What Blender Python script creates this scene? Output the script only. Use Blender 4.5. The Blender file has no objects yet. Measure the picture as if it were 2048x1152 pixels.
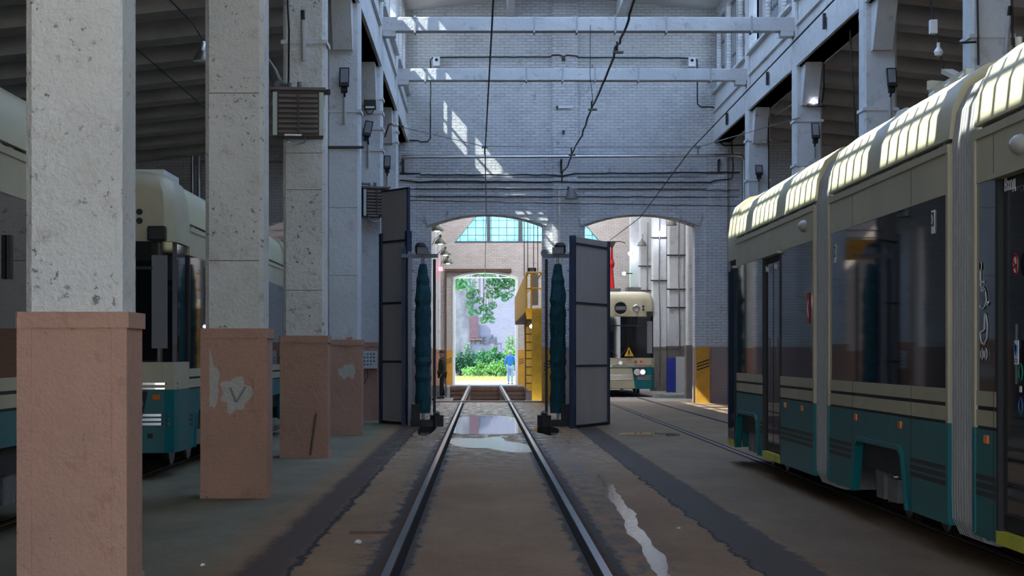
import bpy, math, random
from mathutils import Vector, Matrix
random.seed(7)
C = bpy.context.scene.collection
S = bpy.context.scene
pi = math.pi

# ---------------------------------------------------------------- camera, sky, sun, exposure
cam = bpy.data.cameras.new('camera'); camo = bpy.data.objects.new('camera', cam); C.objects.link(camo)
camo.location = (0, 0, 1.55); camo.rotation_euler = (pi/2, 0, 0)
cam.sensor_width = 36; cam.lens = 36*4000/2048
cam.shift_x = 58/2048; cam.shift_y = 132/2048
cam.clip_start = 0.1; cam.clip_end = 600
S.camera = camo
S.view_settings.view_transform = 'Standard'; S.view_settings.look = 'None'
S.view_settings.gamma = 1; S.view_settings.use_curve_mapping = False
S.view_settings.exposure = 1.17
S.cycles.max_bounces = 10; S.cycles.diffuse_bounces = 6; S.cycles.glossy_bounces = 4
S.cycles.transparent_max_bounces = 12
S.cycles.sample_clamp_indirect = 6.0

w = bpy.data.worlds.new('sky'); S.world = w; w.use_nodes = True
nt = w.node_tree; nt.nodes.clear()
tc = nt.nodes.new('ShaderNodeTexCoord'); sx = nt.nodes.new('ShaderNodeSeparateXYZ')
cr = nt.nodes.new('ShaderNodeValToRGB'); bg = nt.nodes.new('ShaderNodeBackground'); wo = nt.nodes.new('ShaderNodeOutputWorld')
cr.color_ramp.elements[0].position = 0.0; cr.color_ramp.elements[0].color = (.90, .95, 1.0, 1)
cr.color_ramp.elements[1].position = 0.5; cr.color_ramp.elements[1].color = (.40, .62, 1.0, 1)
nt.links.new(tc.outputs['Generated'], sx.inputs[0]); nt.links.new(sx.outputs['Z'], cr.inputs[0])
nt.links.new(cr.outputs[0], bg.inputs[0]); bg.inputs[1].default_value = 2.9
nt.links.new(bg.outputs[0], wo.inputs[0])

sun = bpy.data.lights.new('sun', 'SUN'); sun.energy = 9; sun.color = (1, .93, .80); sun.angle = math.radians(.35)
suno = bpy.data.objects.new('sun', sun); C.objects.link(suno)
suno.rotation_euler = Vector((-1, -.30, 1.14)).to_track_quat('Z', 'Y').to_euler(); suno.location = (-20, -10, 30)

def portal(name, loc, rot, sx_, sy_):
    l = bpy.data.lights.new(name, 'AREA'); l.shape = 'RECTANGLE'; l.size = sx_; l.size_y = sy_
    l.cycles.is_portal = True
    o = bpy.data.objects.new(name, l); C.objects.link(o); o.location = loc; o.rotation_euler = rot
portal('sky_portal_west', (-2.45, 29, 11.1), (0, -pi/2, 0), 2.6, 70)
portal('sky_portal_east', (7.45, 29, 11.1), (0, pi/2, 0), 2.6, 70)
portal('sky_portal_gate', (2.5, -8.6, 3.8), (pi/2, 0, 0), 22, 7.7)
portal('sky_portal_yard', (2.5, 99.9, 4.2), (-pi/2, 0, 0), 12, 8.2)
portal('sky_portal_roof', (2.5, 82, 11.0), (0, 0, 0), 9, 34)

# ---------------------------------------------------------------- materials
MC = {}
def newmat(name):
    m = bpy.data.materials.new(name); m.use_nodes = True
    n = m.node_tree; b = n.nodes['Principled BSDF']
    return m, n, b
def nd(n, t, **k):
    x = n.nodes.new(t)
    for a, v in k.items():
        if a.startswith('i_'): x.inputs[a[2:]].default_value = v
        else: setattr(x, a, v)
    return x
def L(n, a, b): n.links.new(a, b)
def mixc(n, fac, a, b, blend='MIX'):
    m = n.nodes.new('ShaderNodeMix'); m.data_type = 'RGBA'; m.blend_type = blend
    for sock, v in ((m.inputs[0], fac), (m.inputs[6], a), (m.inputs[7], b)):
        if hasattr(v, 'links'): n.links.new(v, sock)
        else: sock.default_value = v if isinstance(v, float) else (*v, 1)
    return m.outputs[2]
def ramp(n, src, p0, p1, c0=(0, 0, 0), c1=(1, 1, 1)):
    r = n.nodes.new('ShaderNodeValToRGB'); r.color_ramp.elements[0].position = p0; r.color_ramp.elements[1].position = p1
    r.color_ramp.elements[0].color = (*c0, 1); r.color_ramp.elements[1].color = (*c1, 1)
    n.links.new(src, r.inputs[0]); return r.outputs[0]
def noise(n, vec, scale, detail=4, rough=.6, dist=0):
    x = nd(n, 'ShaderNodeTexNoise'); x.inputs['Scale'].default_value = scale; x.inputs['Detail'].default_value = detail
    x.inputs['Roughness'].default_value = rough; x.inputs['Distortion'].default_value = dist
    n.links.new(vec, x.inputs['Vector']); return x.outputs['Fac']
def coords(n, world=False):
    if world: return nd(n, 'ShaderNodeNewGeometry').outputs['Position']
    return nd(n, 'ShaderNodeTexCoord').outputs['Object']
def scaled(n, vec, s):
    m = nd(n, 'ShaderNodeMapping'); m.inputs['Scale'].default_value = s; n.links.new(vec, m.inputs[0]); return m.outputs[0]
def bump(n, b, h, st, dist=.02):
    x = nd(n, 'ShaderNodeBump'); x.inputs['Strength'].default_value = st; x.inputs['Distance'].default_value = dist
    n.links.new(h, x.inputs['Height']); n.links.new(x.outputs[0], b.inputs['Normal']); return x

def mat(name, col, rough=.5, metal=0, var=.0, vs=3, bmp=0, bs=20, spec=.5, coat=0, emit=None, es=0, aniso=(1, 1, 1)):
    """plain surface with optional colour variation and bump"""
    if name in MC: return MC[name]
    m, n, b = newmat(name)
    b.inputs['Roughness'].default_value = rough; b.inputs['Metallic'].default_value = metal
    b.inputs['Specular IOR Level'].default_value = spec; b.inputs['Coat Weight'].default_value = coat
    b.inputs['Base Color'].default_value = (*col, 1)
    if emit: b.inputs['Emission Color'].default_value = (*emit, 1); b.inputs['Emission Strength'].default_value = es
    if var or bmp:
        v = scaled(n, coords(n), aniso)
    if var:
        f = noise(n, v, vs, 5, .65)
        f = ramp(n, f, .35, .68)
        L(n, mixc(n, f, tuple(c*(1-var) for c in col), tuple(min(1, c*(1+var*.6)) for c in col)), b.inputs['Base Color'])
    if bmp:
        bump(n, b, noise(n, v, bs, 4), bmp)
    MC[name] = m; return m

def plaster(name, base, dirt, chip, bs=9, chips=.62, bst=.55):
    """lumpy over-painted plaster with pits, chips and grime"""
    m, n, b = newmat(name); p = coords(n, True)
    big = noise(n, p, .9, 4, .6); med = noise(n, p, 4.5, 5, .7)
    c = mixc(n, ramp(n, big, .35, .7), base, tuple(x*.86 for x in base))
    c = mixc(n, ramp(n, med, .56, .74), c, dirt)
    vo = nd(n, 'ShaderNodeTexNoise'); vo.inputs['Scale'].default_value = 16; vo.inputs['Detail'].default_value = 6; vo.inputs['Roughness'].default_value = .7; L(n, p, vo.inputs['Vector'])
    pit = ramp(n, vo.outputs['Fac'], chips, chips+.045)
    msk = nd(n, 'ShaderNodeMath', operation='MULTIPLY'); L(n, pit, msk.inputs[0]); L(n, ramp(n, noise(n, p, 1.7, 2), .42, .6), msk.inputs[1])
    c = mixc(n, msk.outputs[0], c, chip)
    L(n, c, b.inputs['Base Color']); b.inputs['Roughness'].default_value = .85; b.inputs['Specular IOR Level'].default_value = .25
    h1 = noise(n, p, bs*3.2, 4, .7)
    ad = nd(n, 'ShaderNodeMath', operation='ADD'); L(n, h1, ad.inputs[0]); 
    mu = nd(n, 'ShaderNodeMath', operation='MULTIPLY'); mu.inputs[1].default_value = 1.6; L(n, noise(n, p, bs, 3), mu.inputs[0]); L(n, mu.outputs[0], ad.inputs[1])
    sb = nd(n, 'ShaderNodeMath', operation='SUBTRACT'); L(n, ad.outputs[0], sb.inputs[0]); L(n, msk.outputs[0], sb.inputs[1])
    bump(n, b, sb.outputs[0], bst, .05)
    MC[name] = m; return m

def brick(name, c1, c2, mortar, low=None, lowz=1.8, axis='x', bst=.8, dirt=(.12, .10, .09), upz=None):
    m, n, b = newmat(name); p = coords(n, True)
    s = nd(n, 'ShaderNodeSeparateXYZ'); L(n, p, s.inputs[0]); cb = nd(n, 'ShaderNodeCombineXYZ')
    L(n, s.outputs['X' if axis == 'x' else 'Y'], cb.inputs[0]); L(n, s.outputs['Z'], cb.inputs[1])
    wv = nd(n, 'ShaderNodeVectorMath', operation='ADD'); L(n, cb.outputs[0], wv.inputs[0])
    nn = nd(n, 'ShaderNodeTexNoise'); nn.inputs['Scale'].default_value = 6; L(n, p, nn.inputs['Vector'])
    sc = nd(n, 'ShaderNodeVectorMath', operation='SCALE'); L(n, nn.outputs['Color'], sc.inputs[0]); sc.inputs['Scale'].default_value = .03; L(n, sc.outputs[0], wv.inputs[1])
    t = nd(n, 'ShaderNodeTexBrick'); L(n, wv.outputs[0], t.inputs['Vector'])
    t.inputs['Scale'].default_value = 1; t.inputs['Brick Width'].default_value = .28; t.inputs['Row Height'].default_value = .092
    t.inputs['Mortar Size'].default_value = .010; t.inputs['Mortar Smooth'].default_value = .3
    t.inputs['Color1'].default_value = (*c1, 1); t.inputs['Color2'].default_value = (*c2, 1); t.inputs['Mortar'].default_value = (*mortar, 1)
    # paint fills the joints in places
    clean = ramp(n, noise(n, p, 1.3, 4, .7), .40, .60)
    c = mixc(n, clean, t.outputs['Color'], c1)
    c = mixc(n, .55, c, t.outputs['Color'])
    blot = ramp(n, noise(n, p, 3.2, 6, .75), .60, .76)
    c = mixc(n, blot, c, dirt)
    if low:
        z = nd(n, 'ShaderNodeMath', operation='GREATER_THAN'); L(n, s.outputs['Z'], z.inputs[0]); z.inputs[1].default_value = lowz
        lo = mixc(n, .5, low, t.outputs['Color'], 'MULTIPLY')
        c = mixc(n, z.outputs[0], mixc(n, .75, lo, low), c)
    L(n, c, b.inputs['Base Color']); b.inputs['Roughness'].default_value = .85; b.inputs['Specular IOR Level'].default_value = .25
    ma = nd(n, 'ShaderNodeMath', operation='MULTIPLY_ADD'); L(n, t.outputs['Fac'], ma.inputs[0]); ma.inputs[1].default_value = -1.2; L(n, noise(n, p, 22, 4, .7), ma.inputs[2])
    bump(n, b, ma.outputs[0], bst, .03)
    MC[name] = m; return m

def glassmat(name, tint, rough=.02, mixf=.12):
    """thin pane: mostly see-through, some reflection"""
    m = bpy.data.materials.new(name); m.use_nodes = True; n = m.node_tree; n.nodes.clear()
    o = nd(n, 'ShaderNodeOutputMaterial'); mx = nd(n, 'ShaderNodeMixShader'); t = nd(n, 'ShaderNodeBsdfTransparent'); g = nd(n, 'ShaderNodeBsdfGlossy')
    t.inputs[0].default_value = (*tint, 1); g.inputs['Roughness'].default_value = rough; mx.inputs[0].default_value = mixf
    L(n, t.outputs[0], mx.inputs[1]); L(n, g.outputs[0], mx.inputs[2]); L(n, mx.outputs[0], o.inputs[0]); MC[name] = m; return m

WHITE = plaster('white_plaster', (.70, .69, .65), (.52, .49, .43), (.17, .15, .13), chips=.585)
WHITE2 = plaster('white_plaster_plain', (.60, .61, .62), (.35, .35, .35), (.26, .26, .26), bs=5, chips=.72, bst=.3)
PINK = plaster('pink_paint', (.47, .275, .20), (.37, .20, .145), (.17, .10, .075), bs=11, chips=.64, bst=.4)
PATCH = plaster('bare_plaster', (.50, .47, .42), (.40, .38, .34), (.36, .33, .30), chips=.8)
BRICK = brick('white_brick', (.66, .66, .66), (.56, .56, .57), (.34, .34, .35), low=(.36, .27, .25), lowz=1.78)
BRICKS = brick('white_brick_side', (.58, .58, .59), (.50, .50, .51), (.34, .34, .34), axis='y')
BRICKF = brick('cream_brick', (.66, .60, .56), (.56, .50, .47), (.36, .32, .30), low=(.40, .26, .22), lowz=1.7)
YARDB = brick('yard_brick', (.17, .17, .22), (.145, .145, .185), (.11, .11, .14), bst=.4, dirt=(.18, .18, .21))
TEAL = mat('teal_enamel', (.008, .150, .160), .34, var=.10, vs=2, spec=.28)
CREAM = mat('cream_enamel', (.50, .45, .31), .36, var=.10, vs=1.5, spec=.35)
CREAMR = mat('cream_roof', (.56, .52, .33), .45, var=.06, vs=1.5)
TGLASS = mat('tinted_glass', (.006, .007, .009), .03, spec=.75)
CLEAR = glassmat('clear_glass', (.90, .96, 1.0), mixf=.07)
BLACK = mat('black_rubber', (.012, .012, .013), .55)
DARK = mat('dark_underframe', (.035, .03, .028), .7, var=.4, vs=8)
CHROME = mat('chrome', (.75, .76, .78), .15, 1)
STEEL = mat('dull_steel', (.30, .30, .31), .4, 1, var=.2)
GREYM = mat('grey_casting', (.16, .16, .165), .5, var=.3, vs=10)
GALV = mat('galvanised', (.52, .54, .56), .28, 1, var=.12, vs=5)
RUBG = mat('bellows_cloth', (.42, .42, .40), .7, var=.1, vs=20, bmp=.15, bs=60)
ORANGE = mat('orange_lens', (.85, .20, .03), .2)
YELLOW = mat('yellow_paint', (.72, .42, .03), .5, var=.2, vs=3)
OCHRE = mat('ochre_paint', (.62, .30, .025), .6, var=.2, vs=3)
YELSTEP = mat('yellow_step', (.62, .60, .05), .5, var=.2)
NAVY = mat('navy_frame', (.02, .035, .075), .5, var=.2)
ALU = mat('brushed_panel', (.58, .53, .50), .40, .15, var=.10, vs=1.2, bmp=.05, bs=1.5, aniso=(1, 1, .25))
TEALB = mat('teal_bristle', (.004, .06, .075), .8, var=.4, vs=30, bmp=.5, bs=60)
BLUEP = mat('blue_board', (.02, .05, .42), .5)
WBOARD = mat('white_board', (.55, .56, .58), .5)
RED = mat('red_paint', (.55, .01, .012), .4)
BROWN = mat('rusty_brown', (.12, .065, .045), .7, var=.3, vs=4)
LENSW = mat('lit_lens', (.9, .92, 1), .2, emit=(.75, .8, 1), es=40)
LENSG = mat('green_lens', (.1, .8, .4), .2, emit=(.1, 1, .45), es=8)
LENSR = mat('red_lens', (.8, .02, .03), .2, emit=(1, .06, .1), es=6)
GREYGL = mat('lamp_glass', (.20, .21, .22), .15)
OLIVE = mat('enamel_shade', (.045, .055, .03), .35)
CONDUIT = mat('white_conduit', (.40, .40, .40), .5)
LATTICE = mat('window_bar', (.10, .10, .11), .6)
SIGNW = mat('sign_white', (.75, .76, .78), .5)
SIGNR = mat('sign_red', (.55, .02, .03), .5)
SIGNG = mat('sign_green', (.02, .40, .22), .5)
SIGNB = mat('sign_blue', (.04, .20, .50), .5)

# ---------------------------------------------------------------- mesh helpers
class MB:
    def __init__(s): s.v = []; s.f = []
    def add(s, vs, fs):
        o = len(s.v); s.v += [tuple(v) for v in vs]; s.f += [tuple(i+o for i in f) for f in fs]; return s
    def box(s, x0, x1, y0, y1, z0, z1):
        return s.add([(x, y, z) for z in (z0, z1) for y in (y0, y1) for x in (x0, x1)],
                     [(0, 2, 3, 1), (4, 5, 7, 6), (0, 1, 5, 4), (2, 6, 7, 3), (0, 4, 6, 2), (1, 3, 7, 5)])
    def obox(s, c, half, rz=0, rx=0, ry=0):
        m = Matrix.Rotation(rz, 3, 'Z') @ Matrix.Rotation(ry, 3, 'Y') @ Matrix.Rotation(rx, 3, 'X'); c = Vector(c)
        b = MB().box(-half[0], half[0], -half[1], half[1], -half[2], half[2])
        return s.add([c+m@Vector(v) for v in b.v], b.f)
    def prism(s, pts, a0, a1, plane='xz'):
        """2D polygon pts in plane, pulled along the third axis from a0 to a1"""
        def q(p, a): return {'xz': (p[0], a, p[1]), 'yz': (a, p[0], p[1]), 'xy': (p[0], p[1], a)}[plane]
        n = len(pts); vs = [q(p, a0) for p in pts]+[q(p, a1) for p in pts]
        return s.add(vs, [tuple(range(n)), tuple(range(2*n-1, n-1, -1))]+[(i, (i+1) % n, n+(i+1) % n, n+i) for i in range(n)])
    def strip(s, pts, a0, a1, th, plane='xz'):
        """open profile with thickness, extruded"""
        n = len(pts); off = []
        for i in range(n):
            a = Vector(pts[max(0, i-1)]); b = Vector(pts[min(n-1, i+1)]); d = (b-a).normalized(); off.append((pts[i][0]-d.y*th, pts[i][1]+d.x*th))
        for i in range(n-1): s.prism([pts[i], pts[i+1], off[i+1], off[i]], a0, a1, plane)
        return s
    def cyl(s, p0, p1, r0, r1=None, n=12):
        r1 = r0 if r1 is None else r1; p0 = Vector(p0); p1 = Vector(p1); d = (p1-p0).normalized()
        a = d.orthogonal().normalized(); b = d.cross(a)
        vs = [p0+(a*math.cos(t)+b*math.sin(t))*r0 for t in [2*pi*i/n for i in range(n)]]+[p1+(a*math.cos(t)+b*math.sin(t))*r1 for t in [2*pi*i/n for i in range(n)]]
        return s.add(vs, [tuple(range(n-1, -1, -1)), tuple(range(n, 2*n))]+[(i, (i+1) % n, n+(i+1) % n, n+i) for i in range(n)])
    def tube(s, pts, r, n=6):
        pts = [Vector(p) for p in pts]; base = len(s.v); ref = None; k = len(pts)
        for i, p in enumerate(pts):
            d = (pts[min(k-1, i+1)]-pts[max(0, i-1)]).normalized()
            if ref is None: ref = d.orthogonal().normalized()
            a = (ref-d*ref.dot(d)); a = a.normalized() if a.length > 1e-4 else d.orthogonal().normalized(); ref = a; b = d.cross(a)
            s.v += [tuple(p+(a*math.cos(2*pi*j/n)+b*math.sin(2*pi*j/n))*r) for j in range(n)]
        for i in range(k-1):
            for j in range(n):
                s.f.append((base+i*n+j, base+i*n+(j+1) % n, base+(i+1)*n+(j+1) % n, base+(i+1)*n+j))
        s.f.append(tuple(base+j for j in range(n-1, -1, -1))); s.f.append(tuple(base+(k-1)*n+j for j in range(n)))
        return s
    def lathe(s, prof, c=(0, 0, 0), n=20, axis='z'):
        base = len(s.v); c = Vector(c)
        for r, z in prof:
            for j in range(n):
                t = 2*pi*j/n; x, y = r*math.cos(t), r*math.sin(t)
                s.v.append(tuple(c+{'z': Vector((x, y, z)), 'y': Vector((x, z, y)), 'x': Vector((z, x, y))}[axis]))
        for i in range(len(prof)-1):
            for j in range(n): s.f.append((base+i*n+j, base+i*n+(j+1) % n, base+(i+1)*n+(j+1) % n, base+(i+1)*n+j))
        if prof[0][0] > .001: s.f.append(tuple(base+j for j in range(n)))
        if prof[-1][0] > .001: s.f.append(tuple(base+(len(prof)-1)*n+j for j in range(n)))
        return s
    def build(s, name, m, parent=None, smooth=False, bev=0):
        me = bpy.data.meshes.new(name)
        if parent is None:
            xs = [v[0] for v in s.v]; ys = [v[1] for v in s.v]; zs = [v[2] for v in s.v]
            off = Vector(((min(xs)+max(xs))/2, (min(ys)+max(ys))/2, min(zs)))
        else:
            off = Vector((0, 0, 0)); q = parent
            while q is not None: off = off+q.location; q = q.parent
        me.from_pydata([tuple(Vector(v)-off) for v in s.v], [], s.f); me.update()
        import bmesh
        bm = bmesh.new(); bm.from_mesh(me); bmesh.ops.recalc_face_normals(bm, faces=bm.faces); bm.to_mesh(me); bm.free()
        me.materials.append(m)
        o = bpy.data.objects.new(name, me); C.objects.link(o)
        if parent is None: o.location = off
        else: o.parent = parent
        if smooth:
            me.polygons.foreach_set('use_smooth', [True]*len(me.polygons)); 
            try: me.set_sharp_from_angle(angle=math.radians(40))
            except Exception: pass
        if bev:
            md = o.modifiers.new('bevel', 'BEVEL'); md.width = bev; md.segments = 2; md.limit_method = 'ANGLE'
        return o
def tag(o, label=None, cat=None, group=None, kind=None):
    if cat and not kind: kind = 'thing'
    for k, v in (('label', label), ('category', cat), ('group', group), ('kind', kind)):
        if v: o[k] = v
    return o
def thing(name, loc, label, cat, group=None, kind=None):
    o = bpy.data.objects.new(name, None); C.objects.link(o); o.location = loc; o.empty_display_size = .2
    return tag(o, label, cat, group, kind)
def part(o, label): o['label'] = label; return o
def struct(o): o['kind'] = 'structure'; return o
def dup(root, loc, label, group=None):
    r = root.copy(); C.objects.link(r); r.location = loc; r['label'] = label
    if group: r['group'] = group
    for ch in list(root.children):
        c = ch.copy(); C.objects.link(c); c.parent = r
        for g in list(ch.children):
            d = g.copy(); C.objects.link(d); d.parent = c
    return r
def text(name, body, size, loc, rot, m, parent, ext=.002):
    cu = bpy.data.curves.new(name, 'FONT'); cu.body = body; cu.size = size; cu.extrude = ext; cu.align_x = 'CENTER'; cu.align_y = 'CENTER'
    cu.materials.append(m); o = bpy.data.objects.new(name, cu); C.objects.link(o)
    o.rotation_euler = rot
    if parent: 
        off = Vector((0, 0, 0)); q = parent
        while q is not None: off = off+q.location; q = q.parent
        o.parent = parent; o.location = Vector(loc)-off
    else: o.location = loc
    bpy.context.view_layer.update(); me = bpy.data.meshes.new_from_object(o); q = bpy.data.objects.new(name, me); C.objects.link(q); q.rotation_euler = o.rotation_euler; q.location = o.location; q.parent = o.parent
    bpy.data.objects.remove(o); q.name = name
    return q
def P(x, y, Y):
    """a measured point of the photograph at depth Y, in metres"""
    return ((x-966)*Y/4000, Y, 1.55-(y-708)*Y/4000)
def catenary(a, b, sag, n=12):
    a = Vector(a); b = Vector(b); return [a.lerp(b, i/n)-Vector((0, 0, sag*4*(i/n)*(1-i/n))) for i in range(n+1)]
def rownum(i): return ['first', 'second', 'third', 'fourth', 'fifth', 'sixth', 'seventh'][i]
YC = [13.05, 21.5, 29.9, 38.3, 46.75, 55.2]      # front faces of the pillar rows
YW = 63.6                                        # wall with the arches
YF = 100.0                                       # far gable wall
# ---------------------------------------------------------------- floor
def floormat():
    m, n, b = newmat('wet_floor'); p = coords(n, True)
    s = nd(n, 'ShaderNodeSeparateXYZ'); L(n, p, s.inputs[0])
    ps = scaled(n, p, (1, .35, 1))
    n1 = noise(n, ps, 1.1, 6, .65); n2 = noise(n, ps, 5, 6, .75); n3 = noise(n, p, 28, 5, .7)
    # wobble the strip edges
    wx = nd(n, 'ShaderNodeMath', operation='MULTIPLY_ADD'); L(n, n2, wx.inputs[0]); wx.inputs[1].default_value = .28; L(n, s.outputs['X'], wx.inputs[2])
    def band(a, b_, soft=.05):
        r = nd(n, 'ShaderNodeMapRange'); r.interpolation_type = 'SMOOTHSTEP'
        r.inputs['From Min'].default_value = a-soft+.14; r.inputs['From Max'].default_value = a+soft+.14; L(n, wx.outputs[0], r.inputs['Value'])
        q = nd(n, 'ShaderNodeMapRange'); q.interpolation_type = 'SMOOTHSTEP'
        q.inputs['From Min'].default_value = b_-soft+.14; q.inputs['From Max'].default_value = b_+soft+.14; L(n, wx.outputs[0], q.inputs['Value'])
        o = nd(n, 'ShaderNodeMath', operation='SUBTRACT'); L(n, r.outputs[0], o.inputs[0]); L(n, q.outputs[0], o.inputs[1]); return o.outputs[0]
    mud = mixc(n, ramp(n, n1, .35, .65), (.245, .135, .060), (.335, .20, .105))
    grey = mixc(n, ramp(n, n1, .35, .65), (.165, .14, .09), (.235, .205, .14))
    c = mixc(n, band(-1.95, 60, .35), grey, mud)
    c = mixc(n, band(2.4, 60, .3), c, mixc(n, ramp(n, n1, .35, .65), (.20, .13, .075), (.26, .18, .11)))
    c = mixc(n, band(-1.75, -1.38, .08), c, (.085, .050, .034))       # dirty joint at the foot of the raised side
    c = mixc(n, band(-1.40, -1.35, .012), c, (.018, .013, .011))
    c = mixc(n, band(1.98, 2.42, .03), c, (.085, .062, .048))         # dark strip between the tracks
    c = mixc(n, band(1.95, 1.99, .01), c, (.02, .015, .012))
    wet = mixc(n, ramp(n, n2, .45, .60), (.0, .0, .0), (1, 1, 1))
    near = band(-.95, -.5, .15)
    k = nd(n, 'ShaderNodeMath', operation='MULTIPLY'); L(n, near, k.inputs[0]); L(n, wet, k.inputs[1])
    c = mixc(n, k.outputs[0], c, (.11, .085, .07))
    k2 = nd(n, 'ShaderNodeMath', operation='MULTIPLY'); L(n, band(.75, 1.45, .2), k2.inputs[0]); L(n, wet, k2.inputs[1])
    c = mixc(n, k2.outputs[0], c, (.12, .10, .09))
    c = mixc(n, ramp(n, n3, .56, .72), c, (.075, .052, .038))
    for q_ in (-.68, .87): c = mixc(n, band(q_-.15, q_+.15, .03), c, (.045, .03, .024))
    c = mixc(n, ramp(n, noise(n, scaled(n, p, (1, .5, 1)), 11, 6, .8), .58, .68), c, (.11, .075, .05))
    spk = ramp(n, noise(n, p, 60, 2, .5), .74, .78)
    c = mixc(n, spk, c, (.35, .32, .28))
    L(n, c, b.inputs['Base Color'])
    # wetter toward the wash stand (y 28..50), drier elsewhere
    ry = nd(n, 'ShaderNodeMapRange'); ry.interpolation_type = 'SMOOTHSTEP'; ry.inputs['From Min'].default_value = 22; ry.inputs['From Max'].default_value = 36
    L(n, s.outputs['Y'], ry.inputs['Value'])
    cx = band(-1.6, 1.95, .3); k3 = nd(n, 'ShaderNodeMath', operation='MULTIPLY'); L(n, ry.outputs[0], k3.inputs[0]); L(n, cx, k3.inputs[1])
    k4 = nd(n, 'ShaderNodeMath', operation='MULTIPLY'); L(n, k3.outputs[0], k4.inputs[0]); L(n, ramp(n, n2, .40, .58), k4.inputs[1])
    rr = nd(n, 'ShaderNodeMapRange'); L(n, k4.outputs[0], rr.inputs['Value']); rr.inputs['To Min'].default_value = .72; rr.inputs['To Max'].default_value = .22
    L(n, rr.outputs[0], b.inputs['Roughness']); b.inputs['Specular IOR Level'].default_value = .12
    bump(n, b, n3, .25, .01)
    return m
FLOOR = floormat()
def watermat(rough=.02, bs=.04, sc=9):
    m = bpy.data.materials.new('standing_water'); m.use_nodes = True; n = m.node_tree; n.nodes.clear()
    o = nd(n, 'ShaderNodeOutputMaterial'); mx = nd(n, 'ShaderNodeMixShader'); t = nd(n, 'ShaderNodeBsdfTransparent'); g = nd(n, 'ShaderNodeBsdfGlossy'); f = nd(n, 'ShaderNodeFresnel')
    f.inputs[0].default_value = 1.33; t.inputs[0].default_value = (.75, .72, .68, 1); g.inputs['Roughness'].default_value = rough
    b = nd(n, 'ShaderNodeBump'); b.inputs['Strength'].default_value = bs; b.inputs['Distance'].default_value = .01
    L(n, noise(n, scaled(n, coords(n, True), (1, .25, 1)), sc, 4), b.inputs['Height']); L(n, b.outputs[0], g.inputs['Normal']); 
    L(n, f.outputs[0], mx.inputs[0]); L(n, t.outputs[0], mx.inputs[1]); L(n, g.outputs[0], mx.inputs[2]); L(n, mx.outputs[0], o.inputs[0]); return m
WATER = watermat(); WATER2 = watermat(.10, .45, 30); WATER3 = watermat(.16, .5, 40)
f = MB(); f.box(-14, 19, -8, 65.6, -.3, 0)
struct(f.build('floor', FLOOR))
CONC = mat('old_concrete', (.26, .22, .19), .75, var=.25, vs=1.5, bmp=.2, bs=14)
f = MB(); f.box(-14, -1.62, 65.6, 98.2, -1.5, 0); f.box(2.05, 19, 65.6, 98.2, -1.5, 0); f.box(-14, 19, 98.2, 101.2, -1.5, .0)
struct(f.build('floor_far_hall', CONC))
f = MB(); f.box(-1.62, 2.05, 65.6, 98.2, -1.6, -1.3); struct(f.build('floor_inspection_pit', CONC))
f = MB(); f.box(-1.62, 2.05, 64.2, 65.0, 0, .035); f.box(-1.62, 2.05, 65.05, 65.6, 0, .02); struct(f.build('trim_1', CONC))
GRND = mat('sunlit_ground', (.36, .35, .20), .9, var=.25, vs=.6, bmp=.2, bs=3)
f = MB(); f.box(-60, 60, 101.2, 200, -.3, 0); struct(f.build('ground_yard', GRND))
PAVE = mat('yard_paving', (.66, .56, .44), .9, var=.15, vs=.4)  # unseen forecourt; tint kept pale and warm to bounce sunlight indoors
f = MB(); f.box(-60, 60, -70, -8, -.3, 0); struct(f.build('ground_forecourt', PAVE))
def step_wall():
    m = MB()
    for i in range(6): m.box(-1.62, 2.05, 97.3+.15*i, 98.2, -1.3+.21*i, -1.3+.21*(i+1)-.03)
    return m
st = thing('pit_steps', (.2, 98, -1.3), 'brown wooden steps climbing out of the sunken pit at its far end', 'steps')
step_wall().build('step_boards', BROWN, st)

def rail(name, x, y0, y1, z, label, grp):
    m = MB()
    m.box(x-.030, x+.030, y0, y1, z-.02, z+.012)
    r = thing(name, (x, (y0+y1)/2, z), label, 'rail', grp)
    m.build('rail_head', mat('worn_rail', (.30, .27, .255), .22, 1, var=.35, vs=6, aniso=(1, .15, 1)) if abs(x) < 1 else mat('dirty_rail', (.20, .17, .15), .6, .3, var=.3), r)
    gs = -1 if x in (.87, 5.54, -4.28) else 1
    g = MB(); g.box(min(x+gs*.036, x+gs*.095), max(x+gs*.036, x+gs*.095), y0, y1, z-.01, z+.004); g.build('flange_groove', mat('groove_dirt', (.018, .014, .012), .9, spec=.05), r)
    e = MB(); e.box(min(x-gs*.07, x-gs*.036), max(x-gs*.07, x-gs*.036), y0, y1, z-.01, z+.005); e.build('rail_shoulder', mat('rusty_rail', (.10, .055, .04), .9, var=.3, spec=.08), r)
    return r
rail('tram_rail', -.68, -7.9, 63, .0, 'worn steel rail of the empty middle track, on the side of the pink pillars', 'rails of the middle track')
rail('tram_rail', .87, -7.9, 63, .0, 'worn steel rail of the empty middle track, on the side of the wet streak', 'rails of the middle track')
rail('tram_rail', 4.0, -7.9, 71, .0, 'thin rail in front of the long articulated tram, on its open side', 'rails of the tram track')
rail('tram_rail', 5.54, -7.9, 71, .0, 'far rail of the tram track, running under the long articulated tram', 'rails of the tram track')
for x, side in ((-5.8, 'outer'), (-4.28, 'inner')):
    rail('tram_rail', x, -7.9, 63, .02, side+' rail under the parked trams behind the pink pillars', 'rails behind the pillars')
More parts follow.
